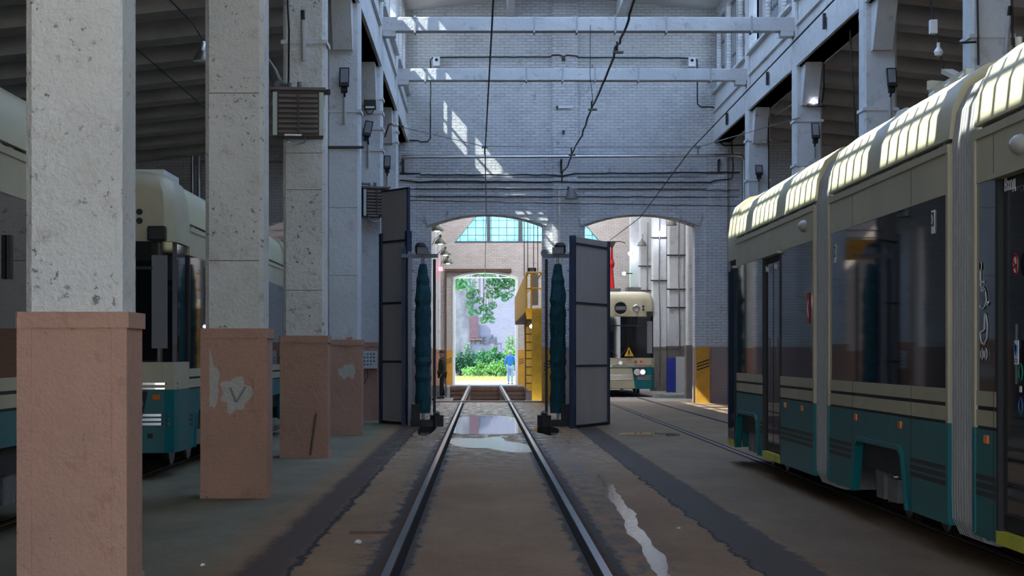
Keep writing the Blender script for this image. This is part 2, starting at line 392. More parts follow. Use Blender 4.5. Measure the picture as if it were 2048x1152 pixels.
# raised rails over the pit, on little walls with pale posts
for x, lb in ((-.68, 'bright rail over the pit nearest the man in the cap'), (.87, 'bright rail over the pit nearest the yellow walkway')):
    r = thing('pit_rail', (x, 80, -1.3), lb, 'rail', 'rails over the pit')
    MB().box(x-.035, x+.035, 63, 101, -.03, .012).build('rail_head', mat('worn_rail', (.30, .27, .255), .22, 1), r)
    MB().box(x-.09, x+.09, 65.6, 98.2, -.30, -.035).build('rail_girder', BROWN, r)
    for k, y in enumerate((66.2, 71, 76, 81, 86, 91, 96)):
        MB().box(x-.07, x+.07, y, y+.14, -1.3, -.30).build('post', mat('pale_post', (.30, .28, .26), .7), r)
# puddles
def blob(name, cx, cy, rx, ry, z, m, label, n=70, sq=1, seed=0, am=.12):
    rnd = random.Random(seed); pts = []; ph = [rnd.random()*6 for _ in range(5)]
    for i in range(n):
        t = 2*pi*i/n; k = 1+sum(am*math.sin((j+2)*t+ph[j])/(j+1) for j in range(5))
        c_, s_ = math.cos(t), math.sin(t)
        pts.append((cx+rx*k*math.copysign(abs(c_)**sq, c_), cy+ry*k*math.copysign(abs(s_)**sq, s_)))
    q = MB().prism(pts, z, z+.002, 'xy').build(name, m); return tag(q, label, 'puddle')
blob('puddle', .1, 44.2, .70, 5.8, .0015, WATER, 'mirror-like puddle between the rails reflecting the bright gateway', sq=.35, seed=3, am=.03)
rnd = random.Random(5); pa, pb_ = [], []
for i in range(60):
    y = 10.5+i*.26; x = 1.25+.0205*(y-13)+.015*math.sin(y*1.7); w_ = .055*math.sin(pi*(i+.5)/60)**.5+.012*math.sin(y*3)
    pa.append((x-w_-rnd.uniform(0, .022), y)); pb_.append((x+w_+rnd.uniform(0, .028), y))
tag(MB().prism(pa+pb_[::-1], .0015, .0035, 'xy').build('puddle', WATER2), 'narrow wet streak beside the middle track glinting with sky light', 'puddle')
blob('puddle', -1.15, 41.5, .20, 3.2, .0015, WATER, 'small puddle on the floor by the wash stand next to the left-hand brush', seed=6)
blob('puddle', 1.30, 40.5, .22, 2.6, .0015, WATER, 'small puddle at the foot of the wash brush near the free-standing panel', seed=8)
blob('puddle', 3.2, 38.6, .55, 1.0, .0015, WATER, 'shallow puddle in front of the free-standing metal panel on the tram track side', seed=9)
blob('puddle', .1, 34.5, .62, 2.6, .0015, WATER3, 'dull wet patch between the rails just before the large puddle', seed=12, am=.3, n=160)
# litter
PAPER = mat('crumpled_paper', (.62, .62, .60), .8)
def crumple(x, y, r, label, seed):
    rnd = random.Random(seed); m = MB(); m.lathe([(0, 0), (r, .1*r), (r*1.1, .5*r), (r*.7, .9*r), (0, r)], (x, y, 0), 9)
    m.v = [(a+rnd.uniform(-.3, .3)*r, b+rnd.uniform(-.3, .3)*r, max(0, c+rnd.uniform(-.25, .25)*r)) for a, b, c in m.v]
    tag(m.build('paper_scrap', PAPER), label, 'litter', 'scraps on the floor')
crumple(-1.02, 16.35, .03, 'crumpled pale wrapper on the floor left of the middle track', 1)
crumple(1.73, 17.7, .018, 'small white scrap at the edge of the dark strip beside the track', 2)
crumple(-2.05, 14.6, .018, 'small pale scrap on the raised floor near the first pink pillar', 3)
MB().obox((-.98, 17.25, .012), (.17, .02, .012), rz=.12).build('wood_strip', BROWN); tag(bpy.data.objects['wood_strip'], 'thin dark stick lying across the floor left of the middle track', 'stick')

# ---------------------------------------------------------------- walls with arches
def arch_wall(m, x0, x1, y0, y1, zt, openings):
    x = x0
    for (a, b, zs, zc) in openings:
        m.box(x, a, y0, y1, -.3, zt)
        pts = [(a, zt), (b, zt)]
        n = 14; h = zc-zs; w2 = (b-a)/2; R = (w2*w2+h*h)/(2*h); cx = (a+b)/2
        for i in range(n+1):
            xx = b-(b-a)*i/n; pts.append((xx, zc-R+math.sqrt(max(0, R*R-(xx-cx)**2))))
        k = len(pts)
        # fan of quads keeps it clean
        top = [(b-(b-a)*i/n, zt) for i in range(n+1)]
        for i in range(n): m.prism([top[i], top[i+1], pts[3+i], pts[2+i]], y0, y1)
        x = b
    m.box(x, x1, y0, y1, -.3, zt)
AO = [(-7.0, -3.45, 5.6, 5.95), (-1.65, 1.89, 5.62, 5.97), (3.24, 6.74, 5.62, 5.97), (8.7, 12.2, 5.6, 5.95)]
m = MB(); arch_wall(m, -14, 19, YW, YW+.75, 13.0, AO)
struct(m.build('wall_back', BRICK))
# pilasters, cornice and arch bands on the wall
m = MB()
m.box(2.20, 3.0, YW-.14, YW, 0, 12.7)
m.box(-3.0, -2.15, YW-.14, YW, 0, 9.3); m.box(7.1, 7.75, YW-.14, YW, 0, 9.9)
struct(m.build('trim_2', BRICK))
m = MB()
for z, d, h in ((6.82, .10, .16), (7.02, .15, .10), (7.2, .06, .08), (6.55, .05, .12)): m.box(-2.15, 7.1, YW-d, YW, z, z+h)
struct(m.build('trim_3', BRICK))
m = MB()
for a, b, zs, zc in AO[1:3]:
    n = 14; h = zc-zs+.0; w2 = (b-a)/2+.12; R = (w2*w2+h*h)/(2*h); cx = (a+b)/2
    pts = []
    for i in range(n+1):
        xx = a-.12+(b-a+.24)*i/n; pts.append((xx, zc-R+math.sqrt(max(0, R*R-(xx-cx)**2))+.01))
    m.strip(pts, YW-.06, YW+.02, .34)
struct(m.build('trim_4', BRICK))
# far gable with gateway and the low trapezoid window
m = MB()
def far_wall():
    y0, y1 = YF, YF+.7; zt = 7.1
    arch_wall(m, -14, 19, y0, y1, zt, [(-1.45, 1.68, 5.3, 5.62)])
    m.prism([(-14, zt), (-1.45, zt), (0.35, 9.3), (-14, 9.3)], y0, y1)
    m.prism([(5.9, zt), (19, zt), (19, 9.3), (4.1, 9.3)], y0, y1)
    m.box(-14, 19, y0, y1, 9.3, 12.5)
far_wall()
struct(m.build('wall_far', BRICKF))
W1 = thing('window_1', (2.2, YF+.3, 7.1), 'wide trapezoid glass-block window high on the far gable', 'window', kind='structure')
m = MB()
m.strip([(-1.45, 7.1), (.35, 9.3)], YF+.1, YF+.5, .10); m.strip([(4.1, 9.3), (5.9, 7.1)], YF+.1, YF+.5, .10)
m.box(-1.45, 5.9, YF+.1, YF+.5, 7.1, 7.2); m.box(.3, 4.1, YF+.1, YF+.5, 9.2, 9.3)
for x in (.28, 1.86, 3.4, 4.9): m.box(x-.09, x+.09, YF+.15, YF+.4, 7.1, 9.25 if x < 4.2 else 8.3)
m.build('window_frame', LATTICE, W1)
m = MB()
for i in range(18):
    x = -1.15+i*.39
    top = min(9.25, 7.1+max(0, (x+1.45))*1.22, 7.1+max(0, (5.9-x))*1.22); m.box(x-.015, x+.015, YF+.2, YF+.24, 7.1, top)
for z in (7.5, 7.87, 8.24, 8.61, 8.98):
    dx = (z-7.1)/1.22; m.box(-1.45+dx, 5.9-dx, YF+.2, YF+.24, z-.015, z+.015)
m.build('glazing_bar', LATTICE, W1)
def blocks():
    m = bpy.data.materials.new('glass_block'); m.use_nodes = True; n = m.node_tree; n.nodes.clear()
    o = nd(n, 'ShaderNodeOutputMaterial'); mx = nd(n, 'ShaderNodeMixShader'); t = nd(n, 'ShaderNodeBsdfTransparent'); g = nd(n, 'ShaderNodeBsdfTranslucent')
    L(n, ramp(n, noise(n, coords(n, True), 5, 4), .3, .7, (.30, .58, .66), (.50, .76, .84)), t.inputs[0]); g.inputs[0].default_value = (.5, .8, .9, 1); mx.inputs[0].default_value = .45
    L(n, t.outputs[0], mx.inputs[1]); L(n, g.outputs[0], mx.inputs[2]); L(n, mx.outputs[0], o.inputs[0]); return m
MB().prism([(-1.45, 7.1), (5.9, 7.1), (4.1, 9.3), (.35, 9.3)], YF+.30, YF+.33).build('pane', blocks(), W1)
# white door frame of the gateway
m = MB(); m.box(-1.52, -1.40, YF-.08, YF+.8, 0, 5.32); m.box(1.63, 1.75, YF-.08, YF+.8, 0, 5.32)
m.strip([(-1.5+.32*i, 5.27+.33*(1-((i-5)/5)**2)) for i in range(11)], YF-.08, YF+.8, .11)
struct(m.build('trim_5', mat('white_frame', (.80, .82, .80), .6)))
struct(MB().box(-1.9, 1.42, YF-.30, YF-.02, 5.66, 5.80).box(-1.9, -1.82, YF-.3, YF-.02, 0, 5.66).build('trim_8', BROWN))
# painted jambs
def jamb(x0, x1, y0, y1, z1, label, name='painted_jamb', m_=OCHRE, stripes=True, sx_=None):
    r = thing(name, ((x0+x1)/2, (y0+y1)/2, 0), label, 'painted pier', 'ochre painted gateway piers')
    MB().box(x0, x1, y0, y1, 0, z1).build('painted_face', m_, r)
    if stripes:
        s = MB()
        for k in range(3):
            z = 1.02+k*.10; s.prism([(x0+.03, z), (x1-.03, z+.13), (x1-.03, z+.17), (x0+.03, z+.04)], y0-.006, y0)
        part(s.build('warning_stripes', BLACK, r), 'three black slanted stripes')
    return r
jamb(6.75, 7.2, YW-.19, YW-.01, 1.78, 'ochre painted pier with black slanted stripes at the tram track arch, sunlit at its foot')
jamb(1.895, 2.19, YW-.19, YW-.01, 1.75, 'ochre pier with black slanted stripes behind the teal wash brush, beside the yellow walkway')
jamb(-1.86, -1.53, YF-.12, YF-.09, 1.75, 'ochre base of the far gateway pier, behind the man in the cap')
jamb(1.76, 2.2, YF-.12, YF-.09, 1.75, 'ochre base of the far gateway pier, beside the person in blue')

# ---------------------------------------------------------------- nave side walls, clerestory, roof
ZS, ZT = 9.85, 12.2
CONCW = WHITE2
wn = 2
for side, xi, xo in (('left', -2.36, -2.96), ('right', 7.30, 7.90)):
    sg = 1 if side == 'left' else -1
    gaps = [(y-.005, y+.585) for y in (YC if side == 'left' else YC[2:])]
    def yb(m, a, b, y0, y1, z0, z1):
        # a wall piece, interrupted where a pillar stands in the wall
        for (g0, g1) in gaps:
            if g1 <= y0 or g0 >= y1: continue
            if g0 > y0: m.box(a, b, y0, g0, z0, z1)
            y0 = max(y0, g1)
        if y1 > y0+.001: m.box(a, b, y0, y1, z0, z1)
    m = MB()
    a, b = sorted((xi-sg*.07, xo+sg*.05)); yb(m, a, b, -8, YW, 8.27, ZS)
    a, b = sorted((xi, xo)); yb(m, a, b, -8, YW, 8.27, 8.72); yb(m, a, b, -8, YW, 9.22, 9.30); yb(m, *sorted((xi+sg*.06, xo)), -8, YW, ZS-.07, ZS)
    struct(m.build('wall_'+side+'_spandrel', CONCW))
    m = MB(); a, b = sorted((xi-sg*.1, xo))
    yb(m, a, b, -8, YW, ZT, 12.55)
    ends = [y+.3 for y in YC]; ends = [YC[0]-8.43*2+.3, YC[0]-8.43+.3]+ends+[YW+.15]
    for k in range(len(ends)-1):
        p, q = ends[k], ends[k+1]; bay = (q-p)/3
        for j in range(3):
            c0 = p+bay*j
            yb(m, a, b, c0-.24, c0+.24, ZS, ZT)
    yb(m, a, b, YW-.35, YW, ZS, ZT)
    struct(m.build('wall_'+side+'_clerestory', BRICKS))
    if side == 'left':
        EV = MB().box(-3.72, -2.96, -8, YW+.5, 12.42, 12.55); struct(EV.build('trim_6', CONC))  # unseen eave, added on the sunny side to cut the sun patches
    xm = (xi+xo)/2
    for k in range(len(ends)-1):
        p, q = ends[k], ends[k+1]; bay = (q-p)/3
        if k < 1: continue
        for j in range(3):
            c0, c1 = p+bay*j+.24, p+bay*(j+1)-.24
            if k == len(ends)-2 and j == 2: c1 = YW-.35
            wt = thing('window_%d' % wn, (xm, (c0+c1)/2, ZS), '', '', kind='structure'); wn += 1
            f = MB(); f.box(xm-.04, xm+.04, c0, c1, ZS, ZS+.07); f.box(xm-.04, xm+.04, c0, c1, ZT-.07, ZT); f.box(xm-.04, xm+.04, c0, c0+.06, ZS, ZT); f.box(xm-.04, xm+.04, c1-.06, c1, ZS, ZT)
            nb = 6
            for i in range(1, nb): yy = c0+(c1-c0)*i/nb; f.box(xm-.03, xm+.03, yy-.032, yy+.032, ZS, ZT)
            for z in (10.6, 11.4): f.box(xm-.025, xm+.025, c0, c1, z-.03, z+.03)
            f.build('window_frame', LATTICE, wt)
            MB().box(xm-.004, xm+.004, c0, c1, ZS, ZT).build('pane', CLEAR, wt)
# ceilings
CEIL = mat('ceiling_plaster', (.52, .50, .47), .85, var=.12, vs=.8, bmp=.2, bs=8)
def slope(m, x0, z0, x1, z1, y0, y1, th=.12): m.prism([(x0, z0), (x1, z1), (x1, z1+th), (x0, z0+th)], y0, y1)
m = MB(); zr = lambda x: 12.95-.0974*abs(x-2.45)
slope(m, -3.4, 12.38, -.6, zr(-.6), -8, YW+.5); slope(m, 5.5, zr(5.5), 8.3, 12.38, -8, YW+.5)
SKL = [(24+7.6*i, 24+7.6*i+6.6) for i in range(5)]  # bays of unseen frosted rooflights, added to bring more daylight into the nave
FROST = bpy.data.materials.new('added_rooflight'); FROST.use_nodes = True; n_ = FROST.node_tree; n_.nodes.clear()
o_ = nd(n_, 'ShaderNodeOutputMaterial'); t_ = nd(n_, 'ShaderNodeBsdfTranslucent'); t_.inputs[0].default_value = (.42, .48, .56, 1); L(n_, t_.outputs[0], o_.inputs[0])
FROST2 = FROST.copy(); FROST2.name = 'added_rooflight_far'; [x_ for x_ in FROST2.node_tree.nodes if x_.type == 'BSDF_TRANSLUCENT'][0].inputs[0].default_value = (.78, .75, .72, 1)
ys = [-8]+[v for s_ in SKL for v in s_]+[YW+.5]
for i in range(0, len(ys), 2):
    slope(m, -.6, zr(-.6), 2.45, 12.95, ys[i], ys[i+1]); slope(m, 2.45, 12.95, 5.5, zr(5.5), ys[i], ys[i+1])
struct(m.build('ceiling', CEIL))
for (p, q) in SKL:
    sk = struct(thing('window_%d' % wn, (2.45, (p+q)/2, 12.8), None, None)); wn += 1  # added rooflight, out of view, brightens floor and brick wall
    g = MB(); slope(g, -.6, zr(-.6)+.05, 2.45, 13.0, p, q, .02); slope(g, 2.45, 13.0, 5.5, zr(5.5)+.05, p, q, .02); g.build('pane', FROST, sk)
    g = MB()
    for k in range(5): y = p+(q-p)*k/4; g.box(-.6, 5.5, y-.03, y+.03, 12.62, 12.66)
    g.build('window_frame', LATTICE, sk)
m = MB(); arch_wall(m, -14, 19, -8.4, -8, 13, [(-7.4, -2.9, 7.2, 7.6), (-2.1, 2.3, 7.2, 7.6), (2.9, 7.3, 7.2, 7.6), (8.1, 12.5, 7.2, 7.6)])  # unseen rear wall, added; its gate openings set the light from behind
struct(m.build('wall_rear', BRICK))
for x, lb in ((.86, 'pale roof purlin running above the middle track, nearer the pillars with heaters'), (4.35, 'pale roof purlin running above the tram track')):
    tag(MB().box(x-.11, x+.11, -7, YW-.01, 12.25, 12.72).build('roof_purlin', WHITE2), lb, 'roof beam', 'roof purlins')
AIS = mat('aisle_ceiling', (.46, .44, .42), .85, var=.2, vs=1)
for side, s0, xin, xout in (('left', 1, -3.0, -14), ('right', -1, 7.94, 19)):
    m = MB(); zi = 8.9; zo = 8.9-.106*abs(xout-xin)
    if side == 'left': slope(m, xout, zo, xin, zi, -8, YW)
    else: slope(m, xin, zi, xout, zo, -8, YW)
    y = -6.5
    while y < YW-1:
        if side == 'left': slope(m, xout, zo-.42, xin, zi-.42, y, y+.9, .42)
        else: slope(m, xin, zi-.42, xout, zo-.42, y, y+.9, .42)
        y += 3.0
    struct(m.build('ceiling_aisle_'+side, AIS))
    wm = brick('aisle_brick_'+side, (.30, .32, .36), (.25, .27, .31), (.15, .15, .16), axis='y')
    x0, x1 = (-14.3, -14) if side == 'left' else (19, 19.3)
    struct(MB().box(x0, x1, -8, YF, -.3, 9).build('wall_'+side, wm))
    # rear end of the aisles is shut, only the nave and the left-hand gates are open
# far hall roof: gaps for unseen rooflights, added to light the hall
m = MB(); m.box(-14, -2.4, YW+.75, YF, 9.6, 9.8); m.box(7.9, 19, YW+.75, YF, 9.6, 9.8)
for k in range(6): y = YW+.75+k*6.1; m.box(-2.4, 7.9, y, y+1.6, 11.2, 11.5)
m.box(-2.6, -2.4, YW+.75, YF, 9.6, 11.5); m.box(7.9, 8.1, YW+.75, YF, 9.6, 11.5)
struct(m.build('ceiling_far_hall', CEIL))
for k in range(6):
    y = YW+.75+k*6.1+1.6; sk = struct(thing('window_%d' % wn, (2.75, y+2.2, 11.3), None, None)); wn += 1
    MB().box(-2.4, 7.9, y, min(y+4.5, YF), 11.32, 11.34).build('pane', FROST2, sk)
# tie beams across the nave with small pipe hangers
for i, lb in ((4, 'pale concrete tie beam across the hall, the upper one in the photo'), (5, 'pale concrete tie beam across the hall nearest the brick wall')):
    y = YC[i]
    r = thing('tie_beam', (2.45, y+.3, 9.12), lb, 'beam', 'tie beams')
    MB().box(-2.5, 7.45, y+.12, y+.46, 9.12, 9.45).build('beam_body', WHITE2, r, bev=.02)
    for x in (-1.6, 1.2, 2.2, 3.1, 4.3, 6.3):
        MB().box(x-.02, x+.02, y+.10, y+.48, 9.08, 9.48).build('strap', mat('painted_strap', (.36, .38, .40), .5), r)
    for x in (-2.35, 7.28): MB().box(x-.3 if x > 0 else x, x if x > 0 else x+.3, y+.1, y+.5, 9.0, 9.12).build('bracket', WHITE2, r)
tag(MB().tube([P(1181, 50, YC[4]+.09), P(1180, 150, YC[4]+.09), P(1186, 205, 46.6)], .008).build('suspension_wire', BLACK), 'thin wire hanging from the upper tie beam to the overhead cable', 'wire')

# ---------------------------------------------------------------- pillars
def chamfer_rect(x0, x1, y0, y1, c):
    return [(x0+c, y0), (x1-c, y0), (x1, y0+c), (x1, y1-c), (x1-c, y1), (x0+c, y1), (x0, y1-c), (x0, y0+c)]
def pillar(x0, x1, y, label, grp, z1=12.3, casing=True, ch=.045, low=PINK, top=WHITE, zc=1.82, haunch=0, dep=.58):
    r = thing('pillar', ((x0+x1)/2, y+dep/2, 0), label, 'pillar', grp)
    MB().prism(chamfer_rect(x0, x1, y, y+dep, ch), 0 if not casing else zc-.05, z1, 'xy').build('shaft', top, r)
    if casing:
        g = .035
        c = MB().prism(chamfer_rect(x0-g, x1+g, y-g, y+dep+g, .02), 0, zc, 'xy').build('casing', low, r)
        MB().prism(chamfer_rect(x0-g-.018, x1+g+.018, y-g-.018, y+dep+g+.018, .015), zc-.10, zc+.005, 'xy').build('casing_rim', low, r)
        for xa, xb in ((x0-g-.008, x0-g+.09), (x1+g-.09, x1+g+.008)):
            MB().box(xa, xb, y-g-.009, y-g+.06, .08, zc-.10).build('corner_angle', low, r)
        MB().box(x0-g-.012, x1+g+.012, y-g-.012, y+dep+g, 0, .07).build('foot_band', low, r)
    if haunch:
        # corbel that carries the spandrel, on the aisle-facing side of the row
        hx0, hx1 = x0+.13, x1-.13
        for sgy in (-1, 1):
            hm = MB()
            yy = y if sgy < 0 else y+dep
            hm.prism([(yy, 7.35), (yy, 8.27), (yy+sgy*.75, 8.27), (yy+sgy*.18, 7.35)], hx0, hx1, 'yz')
            hm.build('corbel', top, r)
    return r
LL = ['nearest white pillar with pink lower casing, filling the picture edge, bare of fittings',
      'second pillar of the pink-cased row, with a bare patch marked by a scratched V',
      'third pillar of the pink-cased row, carrying the large louvred heater',
      'fourth pillar of the pink-cased row, with a round bare patch on its pink casing',
      'fifth pillar of the pink-cased row, with the control box and the smaller louvred heater',
      'last pillar of the pink-cased row, half hidden behind the tall metal wash screen']
PL = []
for i, y in enumerate(YC):
    PL.append(pillar(-2.99, -2.36, y, LL[i], 'pillars of the pink-cased row', haunch=1 if i > 2 else 0, top=WHITE if i < 3 else WHITE2))
RL = {0: None, 1: None,
      2: 'pillar behind the tram roof with a white conduit and a bulb bracket',
      3: 'bluish pillar behind the tram with a rectangular floodlight, next to the roof equipment',
      4: 'pillar behind the tram that carries the small lit lamp above a floodlight',
      5: 'last pillar behind the tram, next to the brick wall and the steel downpipe'}
PR = {}
for i, y in enumerate(YC):
    if RL[i]: PR[i] = pillar(7.30, 7.93, y, RL[i], 'pillars behind the long tram', haunch=1, top=WHITE2)
# horizontal casting lines on the shafts
for i, zs in ((0, (4.15, )), (1, (4.35, 2.55)), (2, (4.55, 4.0, 2.5)), (3, (4.35, 3.05))):
    y = YC[i]
    for z in zs:
        MB().box(-2.945, -2.405, y-.003, y+.002, z, z+.009).build('casting_line', mat('joint_dirt', (.16, .13, .11), .9), PL[i])
def patch(i, cx, cz, rx, rz_, seed, lab):
    rnd = random.Random(seed); pts = []; n = 46; ph = [rnd.random()*6 for _ in range(7)]
    y = YC[i]-.035
    for k in range(n):
        t = 2*pi*k/n; q = 1+sum(.09*math.sin((j+2)*t+ph[j]) for j in range(7))*.8+rnd.uniform(-.05, .05)
        pts.append((cx+rx*q*math.cos(t), cz+rz_*q*math.sin(t)))
    return part(MB().prism(pts, y-.005, y+.001).build('bare_patch', PATCH, PL[i]), lab)
X2 = lambda px, i: (px-966)*YC[i]/4000
Z2 = lambda py, i: 1.55-(py-708)*YC[i]/4000
patch(1, X2(473, 1), Z2(788, 1), .15, .19, 4, 'bare plaster patch with scratched V')
patch(1, -2.925, Z2(765, 1), .085, .30, 9, 'ragged bare plaster at the casing edge')
patch(3, X2(695, 3), Z2(743, 3), .16, .14, 14, 'round bare plaster patch')
v = MB(); y = YC[1]-.044
for a, b in (((461, 775), (473, 804)), ((492, 773), (474, 804))):
    ax, az = X2(a[0], 1), Z2(a[1], 1); bx, bz = X2(b[0], 1), Z2(b[1], 1); v.prism([(ax-.014, az), (ax+.014, az), (bx+.014, bz), (bx-.014, bz)], y, y+.003)
v.build('scratched_mark', mat('pencil_grey', (.20, .20, .20), .8), PL[1])
# casing fittings
m = MB(); m.box(-2.62, -2.50, YC[3]-.07, YC[3]-.03, 1.70, 1.87); m.build('casing_clip', PINK, PL[3])
m = MB(); m.box(-2.49, -2.37, YC[1]-.065, YC[1]-.03, .95, 1.0); m.box(-2.49, -2.37, YC[1]-.06, YC[1]-.03, 1.28, 1.32); m.box(-2.46, -2.38, YC[1]-.055, YC[1]-.03, 1.0, 1.28); m.build('casing_clip', PINK, PL[1])
tag(MB().cyl((-2.56, YC[2]-.24, 0.05), (-2.49, YC[2]-.075, .66), .017, n=8).build('steel_bar', BROWN), 'rusty bar leaning against the casing of the third pillar', 'bar')

# wall-mounted control box on the fifth pillar
y = YC[4]-.045
cb = thing('control_box', (X2(741, 4), y-.1, Z2(738, 4)), 'light grey control box with dark push buttons on the fifth pink-cased pillar', 'control box')
MB().box(X2(725, 4), X2(755, 4), y-.14, y, Z2(737, 4), Z2(702, 4)).build('box_body', WBOARD, cb, bev=.008)
for r_ in range(4):
    for c_ in range(4):
        if (r_, c_) in ((0, 0), (3, 3)): continue
        mm = LENSW if (r_, c_) in ((0, 1), (1, 3)) and False else BLACK
        MB().cyl((X2(730+c_*6.3, 4), y-.14, Z2(708+r_*7, 4)), (X2(730+c_*6.3, 4), y-.16, Z2(708+r_*7, 4)), .018, n=8).build('push_button', mm, cb)
tag(MB().tube([P(733, 738, y), P(736, 752, y-.02), P(730, 765, y-.01), P(725, 768, y)], .008).build('box_cable', BLACK), 'thin dark cable drooping below the control box', 'cable')
# ---------------------------------------------------------------- trams
PLAN = [(1.25, 1.3), (1.25, .40), (1.225, .18), (1.12, .06), (.62, .012), (0, 0)]
def planpts(inset=0, cut=1.3):
    k = (1.25-inset)/1.25
    h = [(x*k, y+inset*1.1 if y < 1.2 else cut) for x, y in PLAN]
    return h+[(-x, y) for x, y in reversed(h[:-1])]
def tram_end(cx, y, d, z0, root, detail=True, lit=False, seed=0):
    """the rounded cab: y is the nose, the body runs toward +d"""
    def W(p): return (cx+p[0], y+d*p[1])
    def band(za, zb, ins, m, name, lab=None, cut=1.3):
        o = MB().prism([W(p) for p in planpts(ins, cut)], z0+za, z0+zb, 'xy').build(name, m, root)
        if lab: part(o, lab)
        return o
    band(.26, 1.04, .0, TEAL, 'cab_skirt', 'teal lower cab skirt')
    band(1.04, 1.38, .004, CREAM, 'cab_belt')
    band(1.38, 2.87, .03, TGLASS, 'windscreen', 'dark wrap-around windscreen')
    # domed brow
    m = MB(); lay = [(2.87, 0), (3.25, 0), (3.48, .03), (3.64, .09), (3.73, .2), (3.78, .42)]
    n = len(planpts()); base = 0
    for z, ins in lay: m.v += [(*W(p), z0+z) for p in planpts(ins)]
    for i in range(len(lay)-1):
        for j in range(n): m.f.append((i*n+j, i*n+(j+1) % n, (i+1)*n+(j+1) % n, (i+1)*n+j))
    m.f.append(tuple(range(n))); m.f.append(tuple(range((len(lay)-1)*n, len(lay)*n)))
    m.build('cab_brow', CREAM if not lit else CREAM, root, smooth=True)
    # cream beard in the middle of the skirt, chrome strips toward the corners
    def arc(xa, xb, za, zb, off, m_, name, k=9, lab=None):
        pts = []
        for i in range(k):
            x = xa+(xb-xa)*i/(k-1); yy = interp(abs(x)); pts.append((cx+x, y+d*(yy-off)))
        mm = MB(); 
        for i in range(k-1):
            a, b = pts[i], pts[i+1]; mm.prism([a, b, (b[0], b[1]+d*.03), (a[0], a[1]+d*.03)], z0+za, z0+zb, 'xy')
        o = mm.build(name, m_, root); 
        if lab: part(o, lab)
        return o
    def interp(x):
        pts = list(reversed(PLAN[:-0] if False else PLAN))
        for (xa, ya), (xb, yb) in zip(pts, pts[1:]):
            if xa <= x <= xb and xb > xa: return ya+(yb-ya)*(x-xa)/(xb-xa)
        return .55
    for s in (-1, 1):
        for k in range(3): arc(s*.60, s*1.245, .60+.055*k, .632+.055*k, .014, CHROME, 'chrome_strip')
        arc(s*.3, s*1.245, 1.10, 1.125, .012, CHROME, 'chrome_strip')
        arc(s*.3, s*1.245, 1.045, 1.062, .012, CHROME, 'chrome_strip')
    if not detail: return
    mb = MB()
    pts = [(-.52, .28), (.52, .28), (.42, 1.0), (-.42, 1.0)]
    o = mb.prism([(cx+a, z0+b) for a, b in pts], y-d*.02, y+d*.05, 'xz').build('cream_mask', CREAM, root)
    for k in range(4): MB().box(cx-.42, cx+.42, min(y-d*.035, y), max(y-d*.035, y), z0+.60+.05*k, z0+.62+.05*k).build('grille_bar', CHROME, root)
    # moustache and badge
    for s in (-1, 1): MB().tube([(cx+s*t*.9, y-d*.025+d*(t**3)*.10, z0+1.22-.10*math.sin(t*pi)*(1 if t < .5 else 1)) for t in [i/10 for i in range(11)]], .013).build('chrome_whisker', CHROME, root)
    MB().lathe([(0, -.03), (.07, -.03), (.09, 0)], (cx, y-d*.01, z0+1.2), 14, 'y').build('badge', CHROME, root)
    for s in (-1, 1):
        hl = MB().prism([(cx+s*(.42), z0+1.0), (cx+s*(.92), z0+1.02), (cx+s*(.86), z0+.72), (cx+s*(.52), z0+.72)], y-d*.02, y+d*.12, 'xz').build('headlamp_pod', BLACK, root)
        MB().lathe([(.12, -.035), (.12, -.02), (.085, -.03), (.085, -.06)], (cx+s*.60, y-d*.0, z0+.87), 18, 'y').build('lamp_ring', CHROME, hl)
        lm = MB().lathe([(0, -.05), (.07, -.04), (.08, 0)], (cx+s*.80, y+d*.0, z0+.87), 14, 'y').build('headlamp', LENSW if (lit and s > 0) else GREYGL, hl)
        for dx in (.55, .74): MB().lathe([(0, -.03), (.04, -.025), (.05, 0)], (cx+s*dx, y-d*.01, z0+1.24), 10, 'y').build('marker_lamp', SIGNR, root)
    # porthole display, small round lamp
    MB().lathe([(.27, .06), (.27, -.05), (.225, -.05), (.215, .0)], (cx, y-d*.01, z0+3.17), 28, 'y').build('porthole_ring', CREAM, root)
    MB().lathe([(0, -.01), (.22, -.01), (.22, .03)], (cx, y-d*.012, z0+3.17), 28, 'y').build('route_display', TGLASS, root)
    MB().box(cx-.19, cx+.19, min(y-d*.03, y-d*.02), max(y-d*.03, y-d*.02), z0+3.1, z0+3.24).build('display_band', GREYM, root)
    for s in (-1, 1):
        MB().lathe([(.13, .1), (.13, -.03), (.10, -.06), (.085, -.04), (0, -.02)], (cx+s*.56, y-d*.0, z0+3.17), 18, 'y').build('roof_lamp', GALV, root)
        for dz in (-.05, .06): MB().lathe([(0, -.02), (.04, -.02), (.04, .03)], (cx+s*.82, y+d*.03, z0+3.17+dz), 10, 'y').build('sensor', BLACK, root)
        # mirror/camera arm at the brow corner
        MB().obox((cx+s*1.05, y-d*.05, z0+2.96), (.11, .08, .09)).build('camera_housing', BLACK, root, bev=.02)
        MB().box(cx+s*1.02-.13, cx+s*1.02+.13, min(y+d*.08, y+d*.115), max(y+d*.08, y+d*.115), z0+1.55, z0+2.7).build('side_panel', mat('grey_side_panel', (.20, .21, .23), .35), root)  # plain grey upright panel at each end of the windscreen
    MB().box(cx-.98, cx+.98, min(y-d*.0, y+d*.03), max(y-d*.0, y+d*.03), z0+2.52, z0+2.56).build('screen_divider', BLACK, root)
    for a, b in (((.0, 1.46), (.45, 2.0)), ((-.1, 1.44), (-.65, 1.9))): MB().tube([(cx+a[0], y-d*.03, z0+a[1]), (cx+b[0], y-d*.03, z0+b[1])], .012).build('wiper', BLACK, root)

